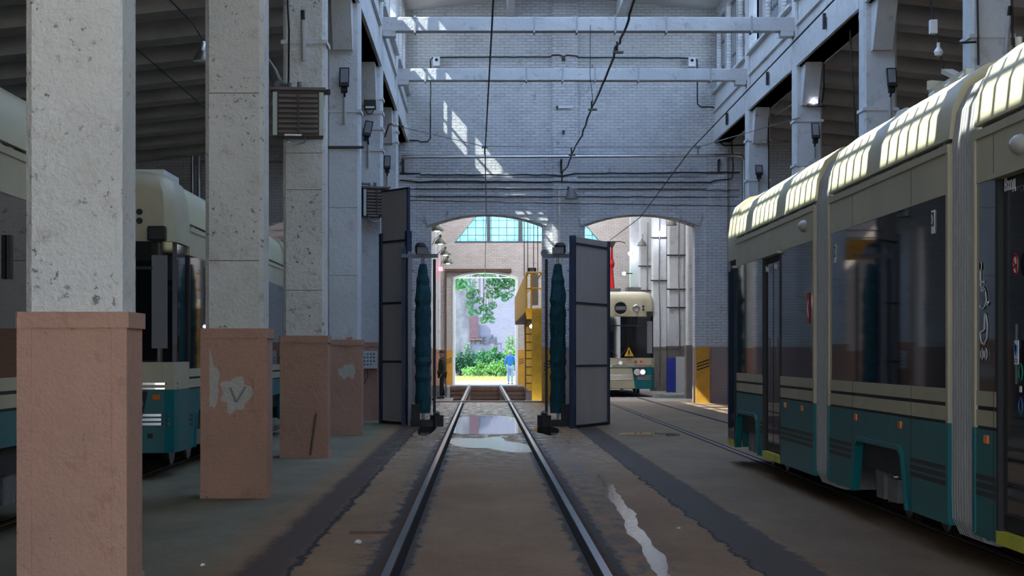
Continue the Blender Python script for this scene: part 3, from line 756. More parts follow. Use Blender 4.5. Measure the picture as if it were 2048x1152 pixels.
def tram_roofcowl(cx, ya, yb, z0, root):
    prof = [(1.25, 3.17), (1.225, 3.40), (1.14, 3.60), (.96, 3.74), (.65, 3.80)]
    pts = [(cx+x, z0+z) for x, z in prof]+[(cx-x, z0+z) for x, z in reversed(prof)]
    MB().prism(pts, ya, yb, 'xz').build('roof_cowl', CREAMR, root, smooth=True)

def tram_module(cx, ya, yb, z0, root, doors=(), arches=(), sides=(-1, 1), seams=(), lamps=()):
    """one body section between ya and yb"""
    MB().box(cx-1.19, cx+1.19, ya, yb, z0+.5, z0+3.3).build('body_core', mat('dark_core', (.02, .02, .022), .6), root)
    tram_roofcowl(cx, ya, yb, z0, root)
    for s in sides:
        def bx(name, y0, y1, z_0, z_1, m, t=0, dep=.06, par=root, lab=None, bev=0):
            xa = cx+s*(1.25+t); xb = cx+s*(1.25+t-dep); o = MB().box(min(xa, xb), max(xa, xb), y0, y1, z0+z_0, z0+z_1).build(name, m, par, bev=bev)
            if lab: part(o, lab)
            return o
        bx('gutter_rail', ya, yb, 3.07, 3.13, CREAM, .015)
        # equipment seen in the slot under the cowl
        rnd = random.Random(int(ya*10)+s); mm = MB(); y = ya+.1
        while y < yb-.3:
            l = rnd.uniform(.12, .4); mm.box(min(cx+s*1.19, cx+s*1.225), max(cx+s*1.19, cx+s*1.225), y, y+l, z0+3.13, z0+3.13+rnd.uniform(.015, .045)); y += l+rnd.uniform(.04, .2)
        mm.build('roof_slot_gear', STEEL, root)
        # solid stretches between the doors
        cuts = [ya]+[v for d_ in doors for v in d_[:2]]+[yb]
        segs = [(cuts[i], cuts[i+1]) for i in range(0, len(cuts), 2) if cuts[i+1]-cuts[i] > .05]
        bx('upper_panel', ya, yb, 2.76, 3.07, CREAM)
        for (p, q) in segs:
            bx('belt_panel', p, q, 1.185, 1.29, CREAM); bx('belt_panel', p, q, 1.045, 1.155, CREAM)
            bx('side_window', p+.02, q-.02, 1.29, 2.76, TGLASS, -.006, lab='dark tinted side window')
            bx('window_post', p, p+.05, 1.29, 2.76, BLACK, .0); bx('window_post', q-.05, q, 1.29, 2.76, BLACK, .0)
            # teal skirt with wheel arches
            pts = [(p, .26)]
            for (a, b) in arches:
                if a >= p and b <= q:
                    pts += [(a, .26), (a+.18, .70), (a+.28, .75), (b-.28, .75), (b-.18, .70), (b, .26)]
            pts += [(q, .26), (q, 1.02), (p, 1.02)]
            MB().prism([(y, z0+z) for y, z in pts], cx+s*1.19, cx+s*1.25, 'yz').build('skirt_panel', TEAL, root)
            bx('belt_dark_strip', p, q, 1.02, 1.045, BLACK, -.012); bx('belt_dark_strip', p, q, 1.155, 1.185, BLACK, -.012)  # black strips set back between the skirt and the cream belts
            run = [(p, q)]
            for (a, b) in arches:
                if a >= p and b <= q: run = [(p, a-.12), (b+.12, q)]
            for (a, b) in run:
                if b-a < .15: continue
                for k in range(3): bx('skirt_stripe', a, b, .55+.058*k, .588+.058*k, mat('stripe_brown', (.03, .025, .024), .5), .003, .01)
            for (a, b) in arches:
                if a >= p and b <= q:
                    prof = [(a-.05, .26), (a+.13, .71), (a+.27, .78), (b-.27, .78), (b-.13, .71), (b+.05, .26)]
                    mm = MB()
                    inner = [(a+.01, .26), (a+.18, .69), (a+.29, .74), (b-.29, .74), (b-.18, .69), (b-.01, .26)]
                    for i in range(5): mm.prism([(prof[i][0], z0+prof[i][1]), (prof[i+1][0], z0+prof[i+1][1]), (inner[i+1][0], z0+inner[i+1][1]), (inner[i][0], z0+inner[i][1])], cx+s*1.2, cx+s*1.275, 'yz')
                    mm.build('arch_lip', TEAL, root)
        for yl in seams:
            bx('panel_seam', yl-.006, yl+.006, .28, 1.02, BLACK, .001, .01); bx('panel_seam', yl-.006, yl+.006, 1.045, 1.29, BLACK, .001, .01); bx('panel_seam', yl-.006, yl+.006, 2.77, 3.06, BLACK, .001, .01)
        for yl in lamps: bx('side_lamp', yl-.05, yl+.05, .925, .985, ORANGE, .014, .02, bev=.006, lab='small orange side lamp')
        for d_ in doors:
            p, q, leaves = d_
            dr = bx('door', p+.02, q-.02, .36, 2.74, BLACK, -.035, .05)
            bx('door_header', p-.06, q+.06, 2.74, 2.775, CREAM, .05, .10)
            n = leaves; w_ = (q-p-.10)/n
            for k in range(n):
                a = p+.05+k*w_; bx('leaf_glass', a+.035, a+w_-.035, .46, 2.66, TGLASS, -.028, .02, dr)
                bx('leaf_handle', a+w_*.5-.012, a+w_*.5+.012, 1.35, 1.75, GREYM, -.02, .015, dr)
            bx('door_jamb', p, p+.05, .30, 2.76, BLACK, .004); bx('door_jamb', q-.05, q, .30, 2.76, BLACK, .004)
            bx('door_step', p, q, .255, .345, YELSTEP, .006, .09, lab='yellow door step')
    for (a, b) in arches:
        bg_ = MB(); c_ = (a+b)/2
        bg_.box(cx-1.0, cx+1.0, a+.25, b-.25, z0+.34, z0+.48)
        for s in (-1, 1):
            x = cx+s*.98
            bg_.box(min(x, x+s*.12), max(x, x+s*.12), a+.2, b-.25, z0+.30, z0+.50)
            bg_.obox((x+s*.09, c_+.32, z0+.42), (.10, .17, .17)); bg_.obox((x+s*.09, c_-.28, z0+.36), (.11, .2, .10)); bg_.obox((x+s*.05, c_, z0+.60), (.12, .25, .05))
        bgo = bg_.build('bogie', GREYM, root)
        for s in (-1, 1):
            for yy in (a+.45, b-.45):
                MB().lathe([(0, -.07), (.10, -.07), (.12, -.03), (.25, -.02), (.30, -.02), (.30, .05), (.33, .06), (.33, .09), (0, .09)], (cx+s*.80, yy, z0+.335), 24, 'x').build('wheel', STEEL, bgo)
            MB().lathe([(.0, -.28), (.075, -.28), (.075, .28), (0, .28)], (cx+s*1.10, c_-.05, z0+.52), 12, 'z').build('damper', STEEL, bgo)
            tb = MB(); 
            tb.tube([(cx+s*1.12, c_-.5, z0+.62), (cx+s*1.16, c_-.3, z0+.5), (cx+s*1.14, c_-.1, z0+.66), (cx+s*1.14, c_+.1, z0+.68)], .02); tb.build('hose', BLACK, bgo)

def bellows(cx, ya, yb, z0, root):
    out = [(1.06, .17), (1.16, .20), (1.215, .32), (1.22, .5), (1.22, 3.12), (1.19, 3.36), (1.09, 3.56), (.9, 3.68), (.6, 3.72)]
    n = 2*len(out); m = MB(); ST = []; NR = 9; pw = (yb-ya)/NR
    for r_ in range(NR): ST += [(ya+r_*pw, 1.012), (ya+(r_+.62)*pw, 1.012), (ya+(r_+.72)*pw, .945), (ya+(r_+.9)*pw, .945)]
    ST.append((yb, 1.012)); N = len(ST)-1
    for i in range(N+1):
        y, k = ST[i]
        ring = [(x*k, z) for x, z in out]+[(-x*k, z) for x, z in reversed(out)]
        m.v += [(cx+x, y, z0+(z-1.9)*(1 if k > 1 else .985)+1.9) for x, z in ring]
    for i in range(N):
        for j in range(n): m.f.append((i*n+j, i*n+(j+1) % n, (i+1)*n+(j+1) % n, (i+1)*n+j))
    m.f.append(tuple(range(n))); m.f.append(tuple(range(N*n, (N+1)*n)))
    return m.build('bellows', RUBG, root)
def edge_trim(cx, y, z0, root, m_=CREAM):
    for s in (-1, 1):
        for za, zb, m2 in ((1.03, 3.12, CREAM), (.28, 1.03, TEAL)):
            MB().box(min(cx+s*1.262, cx+s*1.10), max(cx+s*1.262, cx+s*1.10), y-.035, y+.035, z0+za, z0+zb).build('end_trim', m2, root)
            MB().box(min(cx+s*1.16, cx+s*1.02), max(cx+s*1.16, cx+s*1.02), y-.03, y+.03, z0+.22, z0+.30).build('end_foot', BLACK, root) if za < 1 else None

# --- the long articulated tram on the second track
AX = 4.76
TA = thing('articulated_tram', (AX, 17.5, 0), 'long teal and cream articulated tram with grey bellows on the open track', 'tram')
tram_module(AX, 21.16, 27.75, 0, TA, doors=((23.62, 25.08, 2), (27.72, 27.74, 1)), arches=((25.45, 27.65),), seams=(), lamps=(23.2, 22.0))
tram_end(AX, 29.05, -1, 0, TA, detail=False)
tram_module(AX, 15.06, 20.32, 0, TA, arches=((16.55, 18.95),), seams=(16.4, 19.0), lamps=(18.82, 16.82))
tram_module(AX, 6.9, 14.30, 0, TA, doors=((12.15, 13.66, 2),), arches=((8.3, 10.7),), seams=(13.75,), lamps=(13.93, 11.6))
tram_end(AX, 5.6, 1, 0, TA)
bellows(AX, 20.34, 21.14, 0, TA); bellows(AX, 14.32, 15.04, 0, TA)
for y in (21.19, 20.29, 15.09, 14.27): edge_trim(AX, y, 0, TA)
# narrow front door right behind the cab nose
d1 = MB().box(AX-1.258, AX-1.22, 27.85, 28.55, .36, 2.72).build('cab_door', TGLASS, TA)
MB().box(AX-1.263, AX-1.24, 27.80, 27.86, .30, 2.76).build('door_jamb', BLACK, TA); MB().box(AX-1.262, AX-1.2, 27.85, 28.6, .255, .35).build('door_step', YELSTEP, TA)
SX = AX-1.25
def side_oval(y, z, ry, rz_):
    MB().lathe([(0, -.07), (.5, -.06), (.85, -.035), (1, 0)], (0, 0, 0), 18, 'x').v
    m = MB().lathe([(0, -.07), (.5, -.06), (.85, -.035), (1, 0)], (0, 0, 0), 18, 'x'); m.v = [(SX+a, y+b*ry, z+c*rz_) for a, b, c in m.v]
    m.build('camera_pod', GALV if False else mat('pod_grey', (.45, .45, .43), .35), TA, smooth=True)
side_oval(21.85, 2.95, .16, .065); side_oval(13.07, 2.92, .13, .07)
# roof equipment
m = MB(); m.box(AX-.5, AX-.1, 19.3, 19.7, 3.8, 3.86); m.build('dome_base', CREAM, TA)
RW = mat('pale_insulator', (.62, .62, .58), .3)
MB().lathe([(.13, 0), (.14, .12), (.10, .2), (.0, .24)], (AX-.55, 19.85, 3.76), 16).build('signal_dome', RW, TA, smooth=True)
MB().box(AX-.72, AX-.40, 19.7, 20.0, 3.70, 3.78).build('dome_plinth', RW, TA)
MB().cyl((AX-.5, 15.9, 3.78), (AX-.5, 15.9, 4.07), .028).build('antenna', RW, TA)
pg = MB(); pg.box(AX-.75, AX-.68, 16.6, 18.0, 3.86, 3.92); pg.box(AX+.3, AX+.36, 16.6, 18.0, 3.86, 3.92); pg.box(AX-.75, AX+.36, 17.2, 17.24, 3.86, 3.88); pg.build('pantograph_base', RW, TA)
for y in (16.7, 17.2, 17.8):
    MB().lathe([(.05, 0), (.08, .02), (.05, .05), (.08, .07), (.05, .1), (.03, .12)], (AX-.72, y, 3.78), 12).build('insulator', RW, TA)
MB().obox((AX-.6, 17.6, 4.0), (.05, .35, .02), rx=.25).build('pantograph_arm', RW, TA)
MB().obox((AX-.70, 17.95, 3.96), (.07, .03, .04), rz=.4).build('pantograph_head', RW, TA)
m = MB(); m.box(AX-.7, AX-.45, 26.0, 26.9, 3.78, 3.88); m.build('roof_box', RW, TA); MB().box(AX-.8, AX-.5, 24.9, 25.4, 3.78, 3.88).build('roof_box', RW, TA)
# pictograms and signs on the side, flat stickers
def sp(y, z): return (y, z)
def stroke(pts, wd, m, name, par, x=None, close=False, t=.004):
    x = SX-.001 if x is None else x; mb = MB(); k = len(pts)
    for i in range(k if close else k-1):
        a = Vector(pts[i]); b = Vector(pts[(i+1) % k]); d = (b-a).normalized(); q = Vector((-d.y, d.x))*wd/2; e = d*wd*.35
        mb.prism([tuple(a-e+q), tuple(b+e+q), tuple(b+e-q), tuple(a-e-q)], x-t, x+.001, 'yz')
    return mb.build(name, m, par)
def ringpts(cy, cz, ry, rz_, a0=0, a1=2*pi, n=20): return [(cy+ry*math.cos(a0+(a1-a0)*i/n), cz+rz_*math.sin(a0+(a1-a0)*i/n)) for i in range(n+1)]
wc = stroke([(14.11, 2.13), (14.10, 2.0), (13.98, 1.995), (13.93, 1.895), (13.88, 1.91)], .018, SIGNW, 'wheelchair_symbol', TA)
stroke([(14.10, 2.06), (14.0, 2.055)], .014, SIGNW, 'wheelchair_symbol', TA)
stroke(ringpts(14.06, 1.945, .105, .075, 1.1, 5.4), .014, SIGNW, 'wheelchair_symbol', TA)
stroke(ringpts(14.10, 2.17, .012, .012), .028, SIGNW, 'wheelchair_symbol', TA)
stroke([(13.99, 1.83), (13.95, 1.82), (13.91, 1.75), (13.93, 1.66), (14.00, 1.62), (14.08, 1.63), (14.12, 1.70), (14.0, 1.72), (13.99, 1.83)], .014, SIGNW, 'pram_symbol', TA)
stroke(ringpts(14.07, 1.55, .035, .035), .014, SIGNW, 'pram_symbol', TA); stroke(ringpts(13.96, 1.55, .035, .035), .014, SIGNW, 'pram_symbol', TA)
text('door_word', 'Вход', .12, (SX+.002, 13.33, 2.68), (pi/2, 0, -pi/2), SIGNW, TA)
for y in (24.0, 24.72): text('door_word', 'Вход', .10, (SX+.002, y, 2.60), (pi/2, 0, -pi/2), SIGNW, TA)
XG = SX+.004
stroke(ringpts(13.19, 2.14, .058, .066), .016, SIGNR, 'no_smoking_sign', TA, XG-.004)
MB().prism(ringpts(13.19, 2.14, .056, .064)[:-1], XG-.003, XG+.002, 'yz').build('no_smoking_sign', SIGNW, TA)
stroke([(13.23, 2.17), (13.15, 2.10)], .012, SIGNR, 'no_smoking_sign', TA, XG-.005); stroke([(13.22, 2.12), (13.16, 2.135)], .010, BLACK, 'no_smoking_sign', TA, XG-.006)
MB().box(XG-.003, XG+.002, 13.12, 13.22, 1.48, 1.64).build('hand_sign', SIGNW, TA)
stroke([(13.20, 1.60), (13.16, 1.585)], .045, SIGNB, 'hand_sign', TA, XG-.004); stroke([(13.17, 1.60), (13.17, 1.55)], .03, SIGNB, 'hand_sign', TA, XG-.004)
for z in (1.515, 1.50): stroke([(13.20, z), (13.14, z)], .006, SIGNB, 'hand_sign', TA, XG-.004)
stroke(ringpts(13.07, 1.43, .045, .05), .016, SIGNG, 'green_ring_button', TA, XG-.002)
stroke(ringpts(13.07, 1.21, .045, .05), .016, SIGNB, 'blue_ring_button', TA, XG-.002)
MB().box(XG-.003, XG+.002, 13.045, 13.095, 1.30, 1.34).build('small_sign', SIGNW, TA)
MB().box(SX-.004, SX+.002, 21.50, 21.66, 1.88, 2.21).build('red_sign', SIGNR, TA)
stroke([(21.55, 1.95), (21.61, 2.05), (21.55, 2.12)], .018, SIGNW, 'red_sign', TA, SX-.005)
for yy, zz in ((19.95, 2.55), (15.60, 2.58)):
    MB().box(SX-.002, SX+.004, yy-.055, yy+.055, zz-.09, zz+.09).build('window_sticker', SIGNW, TA)
    MB().box(SX-.004, SX+.004, yy-.04, yy+.04, zz-.035, zz+.075).build('window_sticker', BLACK, TA)
    stroke([(yy+.01, zz+.05), (yy-.01, zz+.02), (yy+.01, zz-.01)], .014, SIGNW, 'window_sticker', TA, SX-.004)

# --- trams behind the pillars
LX = -5.05
T1 = thing('tram', (LX, 11, 0), 'teal and cream tram cut by the picture edge behind the nearest pillar', 'tram')
tram_module(LX, 3.3, 18.3, .07, T1, doors=((6, 7.4, 2),), arches=((4.0, 5.8), (14.9, 17.3)), seams=(13.8,), lamps=(13.4,))
tram_end(LX, 2.0, 1, .07, T1, detail=False); tram_end(LX, 19.6, -1, .07, T1, detail=False)
m = MB(); m.box(-3.80, -3.77, 15.95, 16.05, 2.15, 2.5); m.build('door_mirror', BLACK, T1)
T2 = thing('tram', (LX, 32, 0), 'teal and cream tram standing behind the second and third pink-cased pillars, cab toward the viewer', 'tram')
tram_end(LX, 24.6, 1, .07, T2)
tram_module(LX, 25.9, 38.3, .07, T2, doors=((33.2, 34.6, 2),), arches=((26.3, 28.7), (35.2, 37.6)), seams=(29.6, 32.0), lamps=(28.9, 31.5))
tram_end(LX, 39.6, -1, .07, T2, detail=False)
MB().cyl((LX+.9-.56, 25.5, 3.8), (LX+.9-.56, 25.5, 4.15), .03).build('antenna', RW, T2)
m = MB(); m.box(LX+.1, LX+.9, 26, 27.3, 3.84, 3.95); m.build('roof_box', RW, T2)
# orange corner lamps of the second tram
for dx, w_ in ((1.02, .05), (.78, .035)):
    yy = 24.6+(.08 if dx > .9 else .04)
    MB().box(LX+dx-w_, LX+dx+w_, yy-.045, yy+.05, .985, 1.045).build('turn_lamp', ORANGE, T2, bev=.008)
MB().box(LX+.92, LX+.98, 24.62, 24.66, .51, .57).build('tow_hatch', BLACK, T2)

# --- tram in the far hall
BX = 4.95
T3 = thing('tram', (BX, 80, 0), 'teal and cream tram with a lit headlamp and raised red pantograph beyond the second arch', 'tram')
tram_end(BX, 72, 1, .03, T3, lit=True)
tram_module(BX, 73.3, 87, .03, T3, arches=((74.5, 76.9), (83, 85.4)), doors=((78, 79.4, 2),))
wt_ = MB().prism([(BX+.13, 1.47), (BX+.47, 1.47), (BX+.30, 1.80)], 71.90, 71.93).build('warning_triangle', YELLOW, T3)
stroke2 = MB().prism([(BX+.29, 1.72), (BX+.32, 1.72), (BX+.31, 1.60), (BX+.34, 1.60), (BX+.28, 1.50), (BX+.29, 1.585), (BX+.26, 1.585)], 71.885, 71.90).build('lightning_mark', BLACK, T3)
MB().box(BX-.6, BX+.05, 71.95+.6, 73.2, 3.78, 3.93).build('roof_box', GREYM, T3); MB().box(BX+.3, BX+.8, 72.8, 74, 3.78, 3.98).build('roof_box', GREYM, T3)
px = BX-.17
MB().cyl((px, 74.2, 3.82), (px, 74.3, 4.85), .12, .05).build('pantograph_lower_arm', RED, T3)
MB().lathe([(0, -.2), (.08, -.14), (.12, 0), (.08, .14), (0, .2)], (px, 74.3, 4.9), 14).build('pantograph_knee', RED, T3)
MB().cyl((px, 74.3, 4.9), (px, 74.2, 5.68), .06, .035).build('pantograph_upper_arm', RED, T3)
h = MB(); h.tube([(px-.5, 74.2, 5.66), (px-.35, 74.2, 5.72), (px+.35, 74.2, 5.72), (px+.5, 74.2, 5.66)], .018); h.prism([(px-.16, 5.72), (px+.16, 5.72), (px+.04, 5.5), (px-.04, 5.5)], 74.17, 74.23); h.build('pantograph_head', DARK, T3)
MB().obox((px, 74.2, 3.86), (.30, .4, .05)).build('pantograph_base', RED, T3)

# ---------------------------------------------------------------- wash stand
def screen(pa, pb, z1, label, bars, zext=None):
    a = Vector((pa[0], pa[1], 0)); b = Vector((pb[0], pb[1], 0)); d = (b-a); ln = d.length; d.normalize(); rz = math.atan2(d.y, d.x); c = (a+b)/2
    r = thing('wash_screen', tuple(c), label, 'metal screen', 'metal screens of the wash stand')
    MB().obox(c+Vector((0, 0, z1/2+.03)), (ln/2, .02, z1/2-.04), rz=rz).build('panel', ALU, r)
    for p, nm in ((a, 'post'), (b, 'post')): MB().obox(p+Vector((0, 0, z1/2)), (.055, .06, z1/2), rz=rz).build(nm, NAVY, r, bev=.008)
    for z in bars: MB().obox(c+Vector((0, -.0, z)), (ln/2, .035, .025), rz=rz).build('cross_bar', NAVY, r)
    MB().obox(c+Vector((0, 0, .03)), (ln/2, .05, .03), rz=rz).build('foot', BLACK, r)
    if zext:
        MB().obox(c+Vector((0, .10, (z1+zext)/2)), (ln/2+.02, .02, (zext-z1)/2), rz=rz).build('upper_panel', ALU, r)
        MB().obox(c+Vector((0, .09, zext)), (ln/2+.03, .03, .02), rz=rz).build('cross_bar', NAVY, r)
        MB().obox(b+Vector((0, .09, (z1+zext)/2)), (.022, .03, (zext-z1)/2), rz=rz).build('post', NAVY, r)
    return r
screen((1.87, 41.7), (2.72, 43.9), 4.02, 'tall free-standing brushed metal panel in a navy frame, in the middle of the hall', (1.30, 2.62, 3.86))
screen((-2.26, 44.9), (-1.64, 43.9), 4.25, 'taller metal panel in a navy frame beside the fifth pink-cased pillar', (1.38, 2.68, 4.05), 5.2)
def brush(x, s, label):
    """vertical bristle roller on a floor-standing frame; s points away from the track"""
    Y = 43.0
    r = thing('wash_brush', (x, Y, 0), label, 'wash brush', 'teal wash brushes either side of the track')
    m = MB(); prof = []; rnd = random.Random(3)
    zs = [0.28+i*.11 for i in range(30)]
    for z in zs:
        rr = .165 if z < 2.9 else .165-.10*((z-2.9)/.6)**1.0
        prof.append((max(.05, rr+rnd.uniform(-.015, .015)), z))
    m.lathe([(0.02, zs[0])]+prof+[(0.02, zs[-1]+.02)], (x, Y, 0), 26)
    m.v = [(a+rnd.uniform(-.012, .012), b+rnd.uniform(-.012, .012), c) for a, b, c in m.v]
    m.build('bristles', TEALB, r)
    MB().cyl((x, Y, .1), (x, Y, 3.75), .03).build('spindle', STEEL, r)
    MB().box(x+s*.28-.04, x+s*.28+.04, Y-.05, Y+.05, 0, 3.75).build('channel_post', mat('grey_channel', (.22, .23, .25), .5, .4), r)
    MB().box(x+s*.42-.045, x+s*.42+.045, Y+.0, Y+.1, 0, 3.85).build('frame_post', NAVY, r)
    MB().box(x-s*.24-.03, x-s*.24+.03, Y+.2, Y+.26, .0, 3.6).build('edge_post', BLACK, r)
    t = MB(); t.box(min(x-s*.32, x+s*.46), max(x-s*.32, x+s*.46), Y-.06, Y+.06, 3.62, 3.70); t.box(min(x-s*.12, x+s*.12), max(x-s*.12, x+s*.12), Y-.12, Y+.12, 3.70, 3.84)
    t.build('top_arm', GREYM, r)
    MB().lathe([(.10, 0), (.12, .05), (.12, .18), (.08, .24), (0, .25)], (x+s*.05, Y, 3.70), 14).build('top_motor', DARK, r)
    b = MB(); b.box(x-.26, x+.30, Y-.3, Y+.3, 0, .14); b.obox((x-s*.30, Y-.2, .12), (.10, .14, .12), rz=.4); b.obox((x+s*.15, Y-.22, .28), (.09, .10, .2)); b.build('floor_plate', DARK, r)
    MB().cyl((x-s*.30, Y-.3, .22), (x-s*.30, Y+.05, .26), .07).build('drive_motor', BLACK, r)
    hz = MB().tube([(x+s*.34, Y-.08, 3.6), (x+s*.36, Y-.12, 2.5), (x+s*.34, Y-.1, 1.2), (x+s*.38, Y-.14, .3)], .014); hz.build('water_hose', BLACK, r)
    for z in [.4+.42*i for i in range(8)]: MB().cyl((x+s*.2, Y-.03, z), (x+s*.30, Y-.03, z), .018, n=6).build('spray_nozzle', STEEL, r)
brush(-1.29, -1, 'teal vertical wash brush standing beside the metal panel near the control box')
brush(1.61, 1, 'teal vertical wash brush in front of the central brick pier, beside the free-standing panel')

# ---------------------------------------------------------------- heaters
def heater(cx, Y, zc, w_, h_, label, rz):
    r = thing('heater', (cx, Y, zc-h_/2), label, 'heater', 'louvred heaters on the pillars'); R_ = Matrix.Rotation(rz, 3, 'Z'); o = Vector((cx, Y, zc))
    def b(name, x0, x1, y0, y1, z0, z1, m, bev=0, par=r):
        mm = MB().box(x0, x1, y0, y1, z0, z1); mm.v = [tuple(o+R_@Vector(v)) for v in mm.v]; return mm.build(name, m, par, bev=bev)
    W_, H_ = w_/2, h_/2
    b('housing', -W_, W_, -.16, .22, -H_, H_, mat('heater_brown', (.05, .035, .03), .6, var=.2), .008)
    b('top_cover', -W_-.03, W_+.03, -.2, .26, H_, H_+.04, mat('heater_top', (.13, .10, .09), .6))
    for s in (-1, 1): b('side_strip', s*W_-.065 if s > 0 else -W_+.0, s*W_ if s > 0 else -W_+.065, -.175, -.16, -H_+.02, H_-.03, mat('pale_green_strip', (.42, .47, .42), .5))
    n = 8
    for i in range(n):
        z = -H_+.08+(h_-.16)*i/(n-1)
        mm = MB().obox((0, -.18, z), (W_-.08, .028, .012), rx=.5); mm.v = [tuple(o+R_@Vector(v)) for v in mm.v]; mm.build('louvre', mat('louvre_grey', (.26, .22, .20), .5, .3), r)
    b('centre_rib', -.014, .014, -.212, -.16, -H_+.03, H_-.03, mat('heater_brown', (.05, .035, .03), .6))
    b('badge', -.2, .05, -.19, -.17, -H_+.01, -H_+.035, STEEL)
    mm = MB().tube([(-.18, -.12, -H_), (-.16, -.14, -H_-.07), (-.04, -.14, -H_-.12), (.09, -.14, -H_-.08), (.11, -.12, -H_)], .013); mm.v = [tuple(o+R_@Vector(v)) for v in mm.v]; mm.build('cable_loop', STEEL, r)
    mm = MB().cyl((-.12, .0, H_+.03), (-.12, .0, H_+.13), .03).cyl((.02, .0, H_+.03), (.02, .0, H_+.14), .035).tube([(-.12, 0, H_+.1), (-.3, .1, H_+.12), (-.36, .3, H_+.1)], .025)
    mm.v = [tuple(o+R_@Vector(v)) for v in mm.v]; mm.build('pipe_stub', GREYM, r)
    return r
heater(-2.72, 29.42, 5.07, .74, .68, 'large louvred heater with pale side strips on the third pink-cased pillar', .10)
heater(-2.52, 46.35, 5.05, .62, .66, 'smaller looking louvred heater on the fifth pillar, above the control box', .35)
# flue from the large heater to the aisle
tag(MB().tube([P(558, 170, 29.45), P(546, 145, 30.2), P(524, 112, 32)], .075, 12).build('flue_pipe', GALV, smooth=True), 'fat metal flue pipe rising from the large louvred heater', 'pipe')
MB().box(-3.06, -2.28, YC[2]-.06, YC[2]-.0, 5.42, 5.50).build('pillar_bracket', DARK, PL[2])
MB().box(-3.08, -2.28, YC[3]-.05, YC[3]-.0, 5.48, 5.53).build('pillar_bracket', DARK, PL[3])

# ---------------------------------------------------------------- floodlights and other lamps
def flood(px_, py0, py1, Y, label, w_=.19, pole=None, lit=False, tilt=0, grp='floodlights on the pillars'):
    x, _, zt = P(px_, py0, Y); zb = P(px_, py1, Y)[2]; hh = (zt-zb)/2; zc = (zt+zb)/2
    r = thing('floodlight', (x, Y, zb), label, 'floodlight', grp)
    y = Y-.22
    def o_(name, c, h, m):
        mm = MB().obox((0, 0, 0), h, rx=-.35); R_ = Matrix.Rotation(tilt, 3, 'Y'); mm.v = [tuple(Vector((x, y, zc))+R_@(Vector(v)+Vector(c))) for v in mm.v]; return mm.build(name, m, r, bev=.006)
    o_('lamp_case', (0, 0, 0), (w_/2, .03, hh), BLACK); o_('lamp_window', (0, -.012, .02), (w_/2-.025, .026, hh-.05), LENSW if lit else GREYGL)
    o_('lamp_fins', (0, .02, -hh-.04), (w_*.32, .05, .05), BLACK)
    MB().tube([(x, y+.02, zb-.02), (x, y+.08, zb-.12), (x, Y-.04, zb-.16)], .022, 8).build('lamp_bracket', BLACK, r)
    if pole:
        ze = P(px_, pole, Y)[2]; MB().cyl((x, Y-.05, ze), (x, Y-.05, zb-.1), .028, n=10).build('pole', CONDUIT, r)
    return r
flood(690, 137, 178, YC[3], 'rectangular floodlight on a pole on the fourth pink-cased pillar', pole=248)
flood(737, 243, 276, YC[4], 'tilted rectangular floodlight on a pole on the fifth pillar, above the smaller heater', pole=335, tilt=.18)
flood(775, 312, 340, YC[5], 'rectangular floodlight above the tall metal panel on the last pink-cased pillar', pole=372)
flood(1779, 138, 178, YC[3], 'largest rectangular floodlight behind the tram roof', pole=235)
flood(1628, 247, 280, YC[4], 'rectangular floodlight right under the lit lamp behind the tram', pole=318)
flood(1516, 331, 352, YC[5], 'small floodlight low on the pillar next to the brick wall behind the tram', pole=385, w_=.2)
# compact floodlight, horizontal
r = thing('floodlight', P(740, 220, YC[4]), 'small wide black floodlight above the tilted one on the fifth pillar', 'floodlight')
x, y, z = P(740, 209, YC[4]-.2)
MB().box(x-.14, x+.14, y-.05, y+.05, z-.12, z+.12).build('lamp_case', BLACK, r, bev=.01); MB().box(x-.10, x+.10, y-.06, y-.05, z-.09, z-.05).build('lamp_window', SIGNW, r)
MB().tube([(x-.13, y+.05, z-.1), (x-.06, y+.1, z-.2), (x+.03, y+.12, z-.2), (x+.08, y+.12, z-.12)], .012).build('lamp_cable', BLACK, r)
# lit lamp
x, y, z = P(1627, 201, YC[4]-.2)
r = thing('lit_lamp', (x, y, z-.15), 'small lamp shining white on the pillar behind the tram', 'lamp')
MB().box(x-.14, x+.14, y, y+.10, z-.13, z+.08).build('lamp_case', BLACK, r, bev=.01)
MB().lathe([(0, -.06), (.04, -.05), (.055, 0)], (x, y, z-.02), 12, 'y').build('lens', LENSW, r)
MB().tube([(x+.1, y+.1, z-.12), (x+.3, y+.1, z-.13)], .012).build('lamp_cable', BLACK, r)
# white conduits with black cable ends
def conduit(px_, py0, py1, Y, label, lean=0):
    r = thing('conduit', P(px_, py1, Y-.06), label, 'conduit', 'white conduits on pillars')
    a = P(px_, py1, Y-.05); b = P(px_-lean, py0+20, Y-.05); c = P(px_-lean*1.4, py0, Y-.10)
    MB().cyl(a, b, .035, n=10).build('pipe', CONDUIT, r); MB().cyl(b, c, .03, n=8).build('cable_end', BLACK, r)
conduit(608, 20, 122, YC[2], 'white conduit with a black cable end on the third pink-cased pillar', lean=2)
conduit(2012, 12, 108, YC[2], 'white conduit with a black cable end at the top corner beside the near tram roof', lean=-6)
